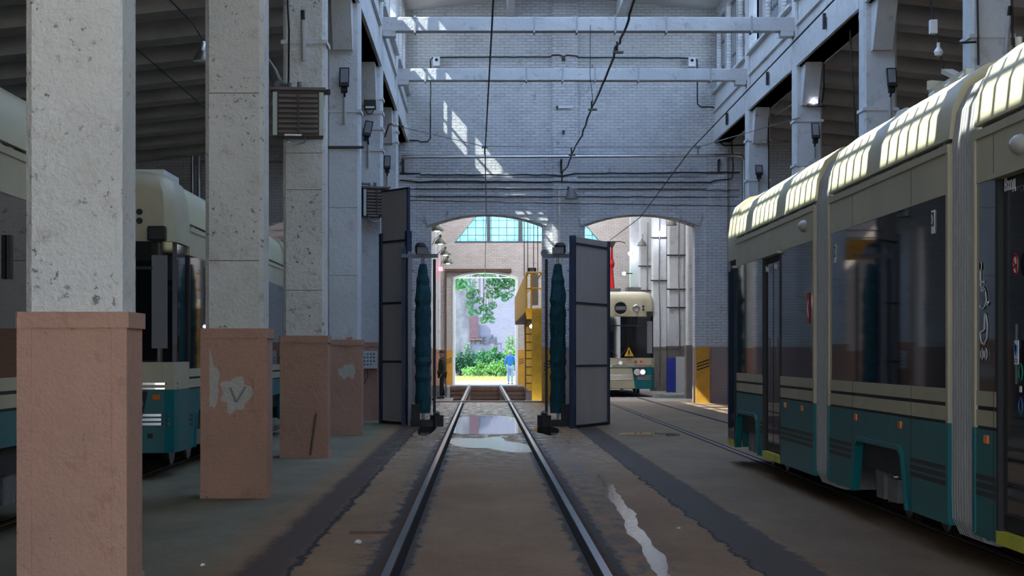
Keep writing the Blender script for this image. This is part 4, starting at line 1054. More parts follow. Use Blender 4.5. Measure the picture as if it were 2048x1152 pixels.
# camera box with bulb on a bracket
r = thing('bulb_bracket', P(1950, 85, YC[2]), 'bracket arm holding a white box and a bare bulb above the tram roof', 'lamp bracket')
MB().tube([P(1952, 84, YC[2]-.05), P(1915, 86, YC[2]-.1), P(1876, 80, YC[2]-.1)], .016).build('arm', BLACK, r)
a = P(1859, 40, YC[2]-.1); b = P(1874, 68, YC[2]-.1)
MB().box(a[0], b[0], a[1]-.06, a[1]+.06, b[2], a[2]).build('white_box', SIGNW, r, bev=.012)
a = P(1877, 104, YC[2]-.1)
MB().lathe([(.0, -.07), (.055, -.05), (.07, 0), (.05, .04), (.025, .07), (.025, .14)], a, 14).build('bulb', SIGNW, r, smooth=True)
MB().tube([P(1876, 84, YC[2]-.1), (a[0], a[1], a[2]+.12)], .012).build('bulb_holder', BLACK, r)
# pendant lamp in the aisle
x, y, z = P(405, 122, 27.5)
r = thing('pendant_lamp', (x, y, z), 'metal bell pendant lamp glowing between the first and second pink-cased pillars', 'pendant lamp')
MB().lathe([(.13, 0), (.125, .04), (.075, .12), (.05, .14), (.05, .24), (.035, .27)], (x, y, z), 22).build('lamp_shade', GALV, r, smooth=True)
MB().lathe([(0, -.008), (.08, -.002), (.10, .01)], (x, y, z+.01), 18).build('lens', mat('soft_lens', (.8, .85, .9), .3, emit=(.8, .9, 1), es=1.5), r)
MB().tube([(x, y, z+.26), P(405, 78, 27.5), P(385, 45, 27.5), P(340, 0, 27.5), P(280, -60, 27.5)], .012).build('lamp_cord', BLACK, r)
# bell lamp on the brick wall
x, y, z = P(1143, 398, YW-.55)
r = thing('bell_lamp', (x, y, z), 'dark bell-shaped lamp hanging on the brick wall between the two arches', 'lamp')
MB().lathe([(.21, 0), (.19, .06), (.15, .20), (.10, .28), (.06, .34)], (x, y, z), 22).build('lamp_shade', mat('old_shade', (.16, .14, .13), .6), r, smooth=True)
MB().tube([(x-.02, y, z+.32), (x-.1, y+.2, z+.4), (x-.1, YW-.14, z+.3)], .02).build('lamp_bracket', DARK, r)
# dome lamps of the far hall (receding row)
DL = ['first and largest', 'second', 'third', 'fourth and smallest']
for k, (px_, py_, Y, on) in enumerate(((874, 462, 69.5, 1), (881, 488, 77, 1), (891, 510, 85, 1), (896, 527, 92.95, 0))):
    x, y, z = P(px_, py_, Y)
    r = thing('dome_lamp', (x, y, z), DL[k]+' green enamel dome lamp of the row beyond the first arch', 'dome lamp', 'green dome lamps in the far hall')
    MB().lathe([(.24, 0), (.22, .08), (.13, .19), (.05, .25), (.04, .36)], (x, y, z), 20).build('lamp_shade', OLIVE, r, smooth=True)
    MB().lathe([(0, -.05), (.08, -.03), (.09, .03)], (x, y, z+.02), 14).build('bulb', mat('dome_bulb', (.9, .95, .9), .3, emit=(.8, 1, .9), es=14) if k < 3 else mat('dome_bulb_dim', (.9, .95, .9), .3, emit=(.8, 1, .9), es=4), r)
    MB().tube([(x, y, z+.34), (x-.2, y, z+.2), (-2.0, y, z-.1)], .02).build('arm', STEEL, r)
for (px_, py_, Y, lb) in ((1343, 451, 76.1, 'grey dome lamp near the top of the second arch'), (1284, 492, 90.1, 'hanging bell lamp beyond the second arch beside a grey pillar')):
    x, y, z = P(px_, py_, Y); r = thing('dome_lamp', (x, y, z), lb, 'dome lamp')
    MB().lathe([(.22, 0), (.20, .08), (.12, .20), (.05, .26), (.03, .34)], (x, y, z), 20).build('lamp_shade', mat('old_shade', (.16, .14, .13), .6), r, smooth=True)
    MB().tube([(x, y, z+.3), (x+.05, y, z+.5), (7.2, y+.42, z+.5)], .018).build('arm', STEEL, r)
for (px_, py_, Y, mm, lb) in ((1318, 467, 83.3, LENSW, 'brighter white globe lamp high beyond the second arch'), (1260, 507, 96.2, LENSW, 'lower white globe lamp beyond the second arch'),
                              (1248, 547, 96.2, LENSG, 'green signal lamp beside the red pantograph'), (881, 538, 92.5, LENSR, 'square red signal light under the dome lamps')):
    x, y, z = P(px_, py_, Y); r = thing('signal_lamp' if mm is not LENSW else 'globe_lamp', (x, y, z), lb, 'lamp')
    if mm is LENSR: MB().box(x-.09, x+.09, y-.03, y+.03, z-.09, z+.09).build('lens', mm, r)
    else: MB().lathe([(0, -.09), (.07, -.06), (.09, 0), (.07, .06), (0, .09)], (x, y, z), 14).build('lens', mm, r, smooth=True)
    MB().tube([(x, y+.05, z), (max(x, 7.2) if x > 0 else x-.06, y+.3, z+.02), (max(x, 7.2) if x > 0 else x-.06, y+.55, z+.02)], .025).build('holder', BLACK, r)
# ---------------------------------------------------------------- far hall pillars
GLOW = plaster('grey_lower_paint', (.20, .18, .16), (.16, .14, .12), (.1, .09, .08), chips=.8, bst=.2)
for k, (y, lb) in enumerate(((69.5, 'pillar right behind the yellow-footed pier'), (76.5, 'pillar next to the far tram with the blue board at its foot'), (83.8, 'pillar carrying the bright globe lamp'), (90.5, 'pillar with the hanging bell lamp'), (96.6, 'last pillar before the gable'))):
    pillar(7.10, 7.72, y, 'white far-hall '+lb, 'far hall pillars beyond the second arch', z1=10.5, top=WHITE2, low=GLOW, zc=1.85, haunch=0)
for k, (y, lb) in enumerate(((69.3, 'white pillar just past the first arch, holding the largest green dome lamp'), (76.8, 'white pillar holding the second green dome lamp'), (84.8, 'white pillar holding the third green dome lamp'), (92.8, 'white pillar holding the smallest green dome lamp'))):
    pillar(-2.6, -1.98, y, lb, 'far hall pillars beyond the first arch', z1=9.58, top=WHITE2, low=PINK, zc=1.75)
# pipes and straps on the far pillars
for (x, y, lb) in ((7.5, 76.42, 'thin pipe climbing the far pillar that has the blue board'), (7.4, 83.72, 'thin pipe climbing the far pillar with the bright globe'), (7.45, 90.42, 'thin pipe on the far pillar with the bell lamp')):
    tag(MB().tube([(x, y, .2), (x+.02, y, 2.5), (x-.03, y, 4.5), (x, y, 7.5)], .022).build('riser_pipe', STEEL), lb, 'pipe', 'riser pipes in the far hall')
for y, zs in ((76.45, (5.3, 4.0, 3.3)), (83.75, (6.4, 4.6)), (90.45, (5.5, 4.4))):
    for z in zs: 
        q = [o for o in C.objects if o.name.startswith('pillar') and o.parent is None and abs(o.location.y-(y+.05+.29)) < .2 and abs(o.location.x-7.41) < .1][0]
        MB().box(7.02, 7.80, y-.03, y+.02, z, z+.05).build('strap', DARK, q)

# ---------------------------------------------------------------- yellow walkway with ladder
W = thing('access_walkway', (1.75, 79, 0), 'yellow steel access walkway with railings and ladder beyond the first arch', 'walkway')
MB().box(1.62, 2.02, 66.2, 66.5, 0, 3.0).build('support_post', YELLOW, W)
for y in (74, 82, 90): MB().box(1.85, 2.02, y, y+.2, -.0, 3.0).build('support_post', YELLOW, W)
MB().box(1.46, 2.02, 67, 91, 2.88, 2.98).build('deck', BROWN, W)
MB().prism([(67, 2.98), (91, 2.98), (91, 4.1), (70, 4.25), (67, 4.25)], 1.44, 1.47, 'yz').build('side_sheet', YELLOW, W)
m = MB(); m.prism([(1.46, 2.72), (1.98, 2.72), (2.02, 3.08), (1.40, 3.08)], 66.9, 67.1); m.build('front_fascia', YELLOW, W)
for (a, b) in (((1.46, 67.05, 3.05), (1.46, 67.05, 4.3)), ((1.98, 67.05, 3.05), (1.98, 67.05, 4.3)), ((1.46, 67.05, 4.28), (1.98, 67.05, 4.28)), ((1.46, 67.05, 3.75), (1.98, 67.05, 3.75)), ((1.62, 67.05, 3.05), (1.62, 67.05, 4.28)), ((1.98, 67.05, 4.28), (1.98, 90, 4.28))):
    MB().cyl(a, b, .028, n=8).build('handrail', YELLOW, W)
MB().box(1.66, 1.86, 67.3, 67.6, 3.2, 4.25).build('cabinet', mat('cabinet_grey', (.30, .30, .27), .5), W)
m = MB()
for x in (1.45, 1.68): m.box(x-.02, x+.02, 68.2, 68.26, 0, 3.0)
m.build('ladder_rail', BROWN, W)
for k in range(10): MB().box(1.45, 1.68, 68.2, 68.25, .25+.28*k, .29+.28*k).build('rung', BROWN, W)
for k, (px_, py_) in enumerate(((1062, 655), (1067, 650), (1072, 645))):
    x, y, z = P(px_, py_, 66.7); lp = MB().obox((x, y, z+.06), (.05, .06, .07), rz=.2).build('lamp_body', BLACK, W)
    MB().lathe([(0, -.03), (.04, -.02), (.05, 0)], (x, y-.07, z+.03), 12, 'y').build('lens', LENSW, lp)
r = thing('hoist_motor', P(1068, 545, 67.6), 'dark hoist motor on the top of the yellow walkway', 'motor')
a = P(1056, 552, 67.6); MB().box(a[0], a[0]+.28, a[1]-.1, a[1]+.1, 4.26, 4.46).build('motor_body', DARK, r, bev=.02); MB().box(a[0]+.06, a[0]+.2, a[1]-.12, a[1]-.1, 4.30, 4.42).build('motor_plate', GREYM, r)
# tall frame of thin rods above the walkway
m = MB(); 
for x in (1.40, 1.52, 1.72, 1.86): m.tube([(x, 68, 4.2), (x, 68, 6.5)], .014)
tag(m.build('rod_frame', DARK), 'frame of thin dark rods rising above the yellow walkway', 'rods')
# yellow lifting beam and platform beyond the aisle arch
W2 = thing('access_walkway', (-5.6, 78, 0), 'yellow walkway glimpsed high between the second and fourth pink-cased pillars', 'walkway')
MB().box(-7.2, -3.5, 68, 68.2, 4.75, 5.45).build('beam_face', OCHRE, W2); MB().box(-7.2, -6.9, 67.9, 68.3, 0, 4.75).build('support_post', YELLOW, W2); MB().box(-3.8, -3.5, 67.9, 68.3, 0, 4.75).build('support_post', YELLOW, W2)
for z in (5.75, 5.5): MB().cyl((-7.2, 68.05, z), (-3.5, 68.05, z), .025, n=8).build('handrail', GALV, W2)
# man's platform
r = thing('grating_platform', (-1.6, 68.5, -.05), 'dark grating platform at the pit edge under the man in the cap', 'platform')
MB().box(-2.0, -1.02, 66.6, 70.8, -.06, .0).build('grating', mat('grating_dark', (.06, .055, .05), .6), r)
for x in (-1.98, -1.06): MB().box(x-.02, x+.02, 70.6, 70.7, -1.3, -.06).build('leg', DARK, r)
r = thing('electrical_cabinet', (-1.62, 71.6, 0), 'low grey cabinet standing behind the legs of the man in the cap', 'cabinet')
MB().box(-1.93, -1.30, 72.2, 72.6, 0, .42).build('cabinet_body', GREYM, r); MB().box(-1.40, -1.36, 70.6, 70.64, 0, .5).build('corner_post', SIGNW, r)
# boards by the far pillar
tag(MB().box(6.93, 7.25, 75.4, 75.46, .0, 1.40).build('blue_board', BLUEP), 'tall blue board standing beside the far pillar near the far tram', 'board')
tag(MB().box(7.26, 7.62, 75.2, 75.26, .0, 1.45).build('white_board', WBOARD), 'tall white board standing next to the blue board', 'board')
m = MB().lathe([(0, 0), (.5, 0), (.45, .10), (.2, .16), (0, .17)], (6.75, 70.5, 0), 16); rnd = random.Random(5); m.v = [(a*1.0+(a-6.75)*.6, b, c+rnd.uniform(0, .05) if c > 0 else c) for a, b, c in m.v]
tag(m.build('sand_heap', mat('grey_sand', (.16, .17, .15), .95, bmp=.3, bs=20)), 'low grey heap on the floor beside the far tram', 'heap')

# ---------------------------------------------------------------- pipes and cables on the brick wall
def wall_cable(name, pts, r_, m_, label, cat, Y=YW-.18, n=8, grp=None):
    return tag(MB().tube([P(x, y, Y) for x, y in pts], r_, n).build(name, m_, smooth=True), label, cat, grp)
pp = wall_cable('steel_pipe', [(803, 314), (1100, 313), (1470, 311), (1484, 313), (1488, 322), (1488, 360), (1488, 430)], .055, GALV, 'shiny steel pipe along the brick wall that turns down behind the tram', 'pipe', Y=YW-.45, n=12)
for x in (806, 1123, 1439):
    a = P(x, 318, YW-.45); b = MB(); b.box(a[0]-.03, a[0]+.03, YW-.5, YW-.1, a[2]-.05, a[2]+.0); b.box(a[0]-.03, a[0]+.03, YW-.2, YW-.13, a[2]-.42, a[2]); b.v = [tuple(v) for v in b.v]
    bo = b.build('pipe_bracket', DARK); tag(bo, {806: 'dark bracket of the steel pipe nearest the metal wash panel', 1123: 'dark bracket of the steel pipe above the bell lamp', 1439: 'dark bracket of the steel pipe nearest the tram track side'}[x], 'bracket', 'brackets of the steel pipe')
def jig(pts, amp, seed, step=14):
    rnd = random.Random(seed); out = []
    for (a, b) in zip(pts, pts[1:]):
        n = max(1, int(math.hypot(b[0]-a[0], b[1]-a[1])/step))
        for i in range(n): t = i/n; out.append((a[0]+(b[0]-a[0])*t+(rnd.uniform(-amp, amp) if i else 0), a[1]+(b[1]-a[1])*t+(rnd.uniform(-amp, amp) if i else 0)))
    return out+[pts[-1]]
wall_cable('power_cable', jig([(818, 281), (835, 281), (842, 284), (856, 283), (861, 276), (861, 120), (866, 115), (1100, 114), (1105, 110), (1120, 110), (1127, 114), (1134, 110), (1153, 112), (1157, 115), (1385, 116), (1394, 120), (1395, 208), (1402, 214), (1425, 214), (1434, 220), (1440, 285), (1448, 291), (1495, 290)], .5, 1), .022, BLACK, 'black cable making a wide arch over the upper brick wall', 'cable')
wall_cable('power_cable', jig([(800, 346), (838, 347), (842, 350), (1100, 350), (1125, 352), (1150, 347), (1480, 345)], .7, 2), .024, BLACK, 'upper of the two long black cables above the arches', 'cable')
wall_cable('power_cable', jig([(800, 360), (838, 364), (880, 362), (1150, 364), (1420, 365), (1430, 361), (1464, 358), (1466, 340), (1463, 270), (1470, 262)], .7, 3), .02, BLACK, 'lower of the two long black cables above the arches, climbing at its end', 'cable')
for k, (y1_, y2_) in enumerate(((378, 380), (392, 394), (401, 412))):
    wall_cable('power_cable', jig([(815, y1_), (1100, (y1_+y2_)/2), (1478, y2_)], .8, 5+k), .014, DARK, ['thin cable just under the two black cables', 'thin cable crossing behind the bell lamp', 'thin sagging cable right above the arches'][k], 'cable', Y=YW-.22, n=5)
for (x, y, lb) in ((873, 122, 'small white loudspeaker box at the corner of the cable arch nearest the pink-cased pillars'), (1384, 123, 'small white loudspeaker box at the corner of the cable arch on the tram side')):
    a = P(x, y, YW-.25); r = thing('speaker_box', a, lb, 'speaker'); MB().box(a[0]-.11, a[0]+.11, a[1]-.05, a[1]+.2, a[2]-.16, a[2]+.13).build('case', SIGNW, r, bev=.015); MB().lathe([(0, -.012), (.05, -.012), (.05, 0)], (a[0]-.0, a[1]-.05, a[2]+.03), 12, 'y').build('opening', BLACK, r)
a = P(1127, 118, YW-.25); r = thing('junction_box', a, 'round junction box in the middle of the cable arch', 'junction box'); MB().lathe([(0, -.05), (.06, -.05), (.065, .05)], a, 14, 'y').build('lid', DARK, r)
a = P(1130, 215, YW-.2); r = thing('tube_light', a, 'unlit white tube light on the brick pilaster', 'tube light'); MB().cyl((a[0]-.24, a[1], a[2]), (a[0]+.24, a[1], a[2]), .03, n=10).build('tube', SIGNW, r); MB().box(a[0]-.27, a[0]-.22, a[1]-.05, a[1]+.06, a[2]-.05, a[2]+.05).build('end_cap', DARK, r)
a = P(1127, 264, YW-.2); tag(MB().box(a[0]-.04, a[0]+.04, a[1]-.03, a[1]+.06, a[2]-.06, a[2]+.06).build('switch_box', NAVY, bev=.008), 'small dark switch box on the brick pilaster below the tube light', 'switch box')
tag(MB().box(2.38, 2.46, YW-.22, YW-.14, 0.1, 6.8).build('cable_duct', STEEL), 'narrow dark duct running down the pier between the arches', 'duct')
for px_, lb in ((852, 'round iron wall tie next to the wash brush by the control box'), (1089, 'round iron wall tie on the pier between the arches')):
    a = P(px_, 506, YW-.01); tag(MB().lathe([(0, -.05), (.06, -.05), (.065, -.02), (.11, -.02), (.12, 0)], a, 18, 'y').build('wall_tie', GREYM), lb, 'wall tie', 'round wall ties')
# dark pipes in the aisle beyond the second pillar
for px_, lb in ((385, 'thinner vertical pipe between the first and second pink-cased pillars'), (398, 'thicker vertical pipe between the first and second pink-cased pillars')):
    tag(MB().tube([P(px_, 312, YW-.4), P(px_, 600, YW-.4)], .06, 10).build('riser_pipe', GALV, smooth=True), lb, 'pipe', 'aisle riser pipes')
tag(MB().tube([P(383, 324, YW-.4), P(782, 325, YW-.4)], .035, 8).build('aisle_pipe', GALV), 'level pipe on the aisle wall behind the pink-cased pillars', 'pipe')

# ---------------------------------------------------------------- overhead wires
def wire(pts, r_, m_, label, cat='wire', name='contact_wire', n=6): return tag(MB().tube(pts, r_, n).build(name, m_), label, cat)
wire([(.20, 10, 6.30), (.14, 27, 6.33), (.05, 46.8, 6.32), (.10, 63, 5.85), (.1, 80, 5.75), (.1, 99, 5.5)], .014, BLACK, 'vertical-looking contact wire over the middle track')
wire([(4.7, 10, 6.4), (4.85, 46.8, 6.32), (4.95, 63, 5.85), (4.7, 74, 5.76)], .014, BLACK, 'slanting contact wire running from the tram roof side to the second arch')
wire([P(785, 250, YC[4]-.05), P(969, 293, YC[4]-.05), P(1110, 294, YC[4]-.05), P(1396, 294, YC[4]-.05), P(1600, 235, YC[4]-.05)], .010, STEEL, 'thin cross wire strung between the pillars under the tie beams', name='span_wire')
for x, lb in ((969, 'wire clamp over the middle track'), (1396, 'wire clamp over the tram track')):
    a = P(x, 294, YC[4]-.05); tag(MB().obox(a, (.07, .03, .025)).obox((a[0], a[1], a[2]-.08), (.015, .02, .10)).build('wire_clamp', GREYM), lb, 'clamp', 'wire clamps')
a = P(782, 248, YC[4]-.1); r = thing('wire_insulator', a, 'insulator fixing the cross wire to the fifth pink-cased pillar', 'insulator')
MB().tube([(a[0]-.15, a[1]+.1, a[2]-.3), (a[0]-.05, a[1]+.05, a[2]), a, (a[0]+.3, a[1], a[2]-.06)], .02).build('hook', DARK, r); MB().lathe([(.02, -.08), (.05, -.04), (.05, .04), (.02, .08)], (a[0]+.1, a[1], a[2]-.02), 10, 'x').build('insulator_body', RW, r)
rnd = random.Random(9)
pts = []
base = [(2.46, 24), (2.46, 32.5), (2.50, 37.6), (2.54, 46.4), (2.55, 57), (2.52, 63.2)]
for (xa, ya), (xb, yb) in zip(base, base[1:]):
    for i in range(10): t = i/10; pts.append((xa+(xb-xa)*t+rnd.uniform(-.018, .018), ya+(yb-ya)*t, 7.32-.12*math.sin(pi*t)+rnd.uniform(-.015, .015)))
pts.append((2.5, 63.3, 7.25)); pts.append((2.5, 63.35, 7.0))
wire(pts, .022, BLACK, 'thick wavy black cable hanging down the middle of the hall', 'cable', 'festoon_cable')
for k, (y, lb) in enumerate(((37.6, 'topmost'), (46.4, 'middle'), (57, 'lowest'))):
    r = thing('cable_hanger', (2.52, y, 7.2), lb+' flat hanger plate on the wavy black cable', 'cable hanger', 'hangers on the wavy cable')
    MB().obox((2.54, y, 7.22), (.10, .05, .022)).build('plate', mat('hanger_green', (.09, .11, .09), .5), r, bev=.01); MB().cyl((2.52, y, 7.2), (2.52, y, 7.42), .02, n=8).build('pin', BLACK, r)
wire([P(165, 5, 36), P(420, 224, 22)], .008, BLACK, 'thin wire slanting between the first and second pink-cased pillars', name='stay_wire')
wire([P(1860, 0, YC[2]+1), P(1893, 175, YC[2]+1)], .014, BLACK, 'dark rod hanging in the aisle behind the tram beside the bulb bracket', 'rod', 'hanging_rod')
wire([P(1700, 60, YC[3]+3), P(1712, 280, YC[3]+3)], .016, BLACK, 'dark rod hanging in the aisle behind the tram beside the largest floodlight', 'rod', 'hanging_rod')
wire([P(1605, 195, YC[4]+2), P(1545, 235, YC[5])], .02, STEEL, 'pale stay rod behind the lit lamp pillar', 'rod', 'stay_rod')
# hanging cables on pillars
def pil_cable(pts, Y, label): return tag(MB().tube([P(a, b, Y) for a, b in pts], .016, 6).build('pillar_cable', BLACK), label, 'cable', 'cables on pillars')
pil_cable([(1644, 105), (1648, 110), (1648, 180), (1644, 205)], YC[4]-.05, 'black cable feeding the lit lamp behind the tram')
pil_cable([(1560, 205), (1540, 202), (1537, 210), (1537, 380)], YC[5]-.05, 'long black cable on the last pillar behind the tram')
pil_cable([(575, 0), (578, 60), (577, 178)], YC[2]-.05, 'black cable running down the third pink-cased pillar to the heater')
pil_cable([(2024, 0), (2026, 90)], YC[2]-.05, 'black cable at the top corner beside the white conduit')
pil_cable([(1955, 0), (1957, 130)], YC[2]-.05, 'dark cable on the edge of the pillar with the bulb bracket')
# straps round the pillars
for i, pys in ((2, (84, )), (3, (222, )), (4, (197, 225, 257, 300)), (5, (262, 283))):
    for py_ in pys:
        z = Z2(py_, i); MB().box(-3.02, -2.33, YC[i]-.03, YC[i]+.61, z-.03, z+.03).build('strap', WHITE2, PL[i])
for i, pys in ((2, (72, )), (3, (218, )), (4, (241, 330)), (5, (280, 360))):
    for py_ in pys:
        z = Z2(py_, i); MB().box(7.27, 7.96, YC[i]-.03, YC[i]+.61, z-.03, z+.03).build('strap', WHITE2, PR[i])
# dark hanger angles on the spandrel behind the tram
for k, (px_, py0, py1, Y, lb) in enumerate(((1674, 27, 58, 42.5, 'nearest the largest floodlight'), (1557, 144, 170, 51, 'between the lit lamp and the last pillar'), (1472, 226, 250, 59.5, 'next to the brick wall'))):
    a = P(px_, py0, Y); b = P(px_, py1, Y); tag(MB().box(7.22, 7.28, Y-.06, Y+.06, b[2], a[2]).build('hanger_angle', DARK), 'short dark steel angle behind the tram, '+lb, 'bracket', 'steel angles on the spandrel')

# ---------------------------------------------------------------- people
SKIN = mat('skin', (.42, .24, .17), .6)
def body(name, joints, edges, m, par, root=0, sub=2):
    me = bpy.data.meshes.new(name); ks = list(joints); off = par.location
    me.from_pydata([tuple(Vector(joints[k][0])-off) for k in ks], [(ks.index(a), ks.index(b)) for a, b in edges], [])
    o = bpy.data.objects.new(name, me); C.objects.link(o); o.parent = par
    sk = o.modifiers.new('skin', 'SKIN'); sk.use_smooth_shade = True
    for i, k in enumerate(ks):
        v = me.skin_vertices[0].data[i]; r_ = joints[k][1]; v.radius = r_ if isinstance(r_, tuple) else (r_, r_); v.use_root = (i == root)
    s = o.modifiers.new('sub', 'SUBSURF'); s.levels = sub; s.render_levels = sub
    me.materials.append(m); return o
def hand(name, w_, f, par, side, m=SKIN, s=1.0):
    """palm with four fingers and a thumb hanging down from wrist w_, fingers toward f"""
    w_ = Vector(w_); f = Vector(f).normalized(); across = Vector((0, 1, 0)) if abs(f.y) < .8 else Vector((1, 0, 0)); across = (across-f*across.dot(f)).normalized(); nrm = f.cross(across)*side
    J = {'w': (w_, .022), 'p': (w_+f*.05, (.036, .017)), 'k': (w_+f*.085, (.036, .014))}; E = [('w', 'p'), ('p', 'k')]
    for i, (dx, ln) in enumerate(((-.028, .066), (-.010, .076), (.009, .072), (.027, .056))):
        a = w_+f*.088+across*dx; J['a%d' % i] = (a, .0085); J['b%d' % i] = (a+f*ln*.5+nrm*.008, .008); J['c%d' % i] = (a+f*ln*.92+nrm*.026, .007)
        E += [('k', 'a%d' % i), ('a%d' % i, 'b%d' % i), ('b%d' % i, 'c%d' % i)]
    J['t'] = (w_+f*.035-across*.035, .011); J['u'] = (w_+f*.065-across*.055+nrm*.012, .009); J['v'] = (w_+f*.092-across*.058+nrm*.022, .0075)
    E += [('p', 't'), ('t', 'u'), ('u', 'v')]
    return body(name, J, E, m, par, 1, 1)
def person(x, y, z, h, face, label, coat, trou, shoe, capm, pose):
    """standing figure; face = unit vector it looks along"""
    r = thing('person', (x, y, z), label, 'person')
    F_ = Vector((face[0], face[1], 0)).normalized(); S_ = Vector((-F_.y, F_.x, 0)); o = Vector((x, y, z)); k = h/1.75
    def q(f, s, u): return o+(F_*f+S_*s+Vector((0, 0, u)))*k
    J = {'pelvis': (q(0, 0, .95), (.155*k, .12*k)), 'waist': (q(.0, 0, 1.08), (.15*k, .115*k)), 'chest': (q(-.01, 0, 1.28), (.175*k, .125*k)), 'neckb': (q(-.01, 0, 1.44), (.10*k, .085*k)), 'neck': (q(.01, 0, 1.51), .055*k)}
    E = [('pelvis', 'waist'), ('waist', 'chest'), ('chest', 'neckb'), ('neckb', 'neck')]
    T = {'hip': (q(0, 0, .93), (.15*k, .12*k))}; TE = []
    for s, nm in ((1, 'l'), (-1, 'r')):
        J['sh'+nm] = (q(-.01, s*.17, 1.40), .075*k); J['el'+nm] = (q(*[pose['el'][0], s*pose['el'][1], pose['el'][2]]), .055*k); J['wr'+nm] = (q(*[pose['wr'][0], s*pose['wr'][1], pose['wr'][2]]), .040*k)
        E += [('neckb', 'sh'+nm), ('sh'+nm, 'el'+nm), ('el'+nm, 'wr'+nm)]
        st_ = pose['step'][0 if s > 0 else 1]
        T['th'+nm] = (q(0, s*.09, .86), .098*k); T['kn'+nm] = (q(st_*.4+.015, s*.095, .50), .072*k); T['an'+nm] = (q(st_-.01, s*.10, .09), .058*k)
        TE += [('hip', 'th'+nm), ('th'+nm, 'kn'+nm), ('kn'+nm, 'an'+nm)]
    b_ = body('jacket', J, E, coat, r, 0); body('trousers', T, TE, trou, r, 0)
    J2 = {'n': (q(.01, 0, 1.48), .052*k), 'j': (q(.025, 0, 1.56), (.062*k, .07*k)), 'h': (q(.015, 0, 1.64), (.075*k, .092*k)), 't': (q(.0, 0, 1.705), (.062*k, .078*k))}
    head = body('head', J2, [('n', 'j'), ('j', 'h'), ('h', 't')], SKIN, r)
    fm = MB()
    tip = q(.118, 0, 1.615); a = q(.08, 0, 1.655); 
    fm.add([a, q(.088, .016, 1.605), q(.088, -.016, 1.605), tip], [(0, 1, 3), (0, 3, 2), (1, 2, 3), (0, 2, 1)]); fm.build('nose', SKIN, head)
    for s in (-1, 1):
        MB().lathe([(0, -.006), (.010*k, -.004), (.011*k, .004), (0, .006)], q(.088, s*.031, 1.645), 8, 'y' if abs(F_.y) > .5 else 'x').build('eye', BLACK, head)
        MB().lathe([(.008, -.012), (.028*k, -.006), (.030*k, .006), (.01, .012)], q(.0, s*.083, 1.63), 10, 'y' if abs(S_.y) > .5 else 'x').build('ear', SKIN, head)
    MB().obox(q(.087, 0, 1.572), (.006 if abs(F_.x) > .5 else .022, .022 if abs(F_.x) > .5 else .006, .005)).build('mouth', mat('lips', (.30, .12, .09), .6), head)
    if capm:
        c_ = q(.0, 0, 1.675); m_ = MB().lathe([(.098*k, 0), (.104*k, .03), (.092*k, .07), (.05*k, .10), (0, .105)], c_, 20); m_.build('cap', capm, r, smooth=True)
        pk = MB(); pts = []
        for i in range(9): t = -1.2+2.4*i/8; pts.append(q(.09+.085*math.cos(t*.9), .085*math.sin(t), 1.675-.012*math.cos(t)))
        base = [q(.02, .09, 1.69), q(.02, -.09, 1.69)]
        allp = [base[1]]+pts+[base[0]]; n = len(allp); pk.add([p for p in allp]+[p+Vector((0, 0, .012)) for p in allp], [tuple(range(n)), tuple(range(2*n-1, n-1, -1))]+[(i, (i+1) % n, n+(i+1) % n, n+i) for i in range(n)]); pk.build('cap_peak', capm, r)
    else:
        MB().lathe([(.085*k, -.03), (.098*k, .0), (.095*k, .05), (.05*k, .095), (0, .10)], q(-.012, 0, 1.67), 16).build('hair', mat('pale_hair', (.55, .52, .48), .8), r, smooth=True)
    for s, nm in ((1, 'l'), (-1, 'r')):
        d_ = (J['wr'+nm][0]-J['el'+nm][0]).normalized(); hand('hand', J['wr'+nm][0]-d_*.01, d_+F_*.12, r, s)
        st_ = pose['step'][0 if s > 0 else 1]
        f_ = {'h': (q(st_-.05, s*.10, .045), (.042*k, .045*k)), 'm': (q(st_+.07, s*.105, .042), (.047*k, .038*k)), 't': (q(st_+.17, s*.11, .030), (.040*k, .026*k))}
        body('shoe', f_, [('h', 'm'), ('m', 't')], shoe, r)
    return r
KHAKI = mat('khaki_jacket', (.045, .038, .022), .85, var=.4, vs=6); NAVYC = mat('dark_trousers', (.012, .013, .018), .85); SHOE = mat('dark_shoes', (.02, .015, .013), .5)
man = person(-1.42, 69.4, 0, 1.66, (-1, -.15), 'man in dark cap, khaki jacket and dark trousers looking sideways at the pit edge', KHAKI, NAVYC, SHOE, mat('dark_cap', (.03, .018, .015), .8), {'el': (-.06, .24, 1.12), 'wr': (.05, .22, .90), 'step': (.06, -.06)})
# padded bulk of the jacket hem and a strip of belt
m = MB().lathe([(.17, -.03), (.185, .05), (.17, .12)], (-1.42, 69.4, .86), 18); m.v = [(-1.42+(a+1.42)*.95, b, c) for a, b, c in m.v]; m.build('jacket_hem', KHAKI, man, smooth=True)
BLUEC = mat('blue_overalls', (.05, .25, .75), .8, var=.1); BLUET = mat('light_blue_trousers', (.35, .48, .75), .8)
person(1.40, 102.6, 0, 1.74, (.1, 1), 'person in a blue work jacket and light trousers walking out through the far gateway', BLUEC, BLUET, SHOE, None, {'el': (-.03, .27, 1.14), 'wr': (.08, .25, .90), 'step': (.16, -.14)})

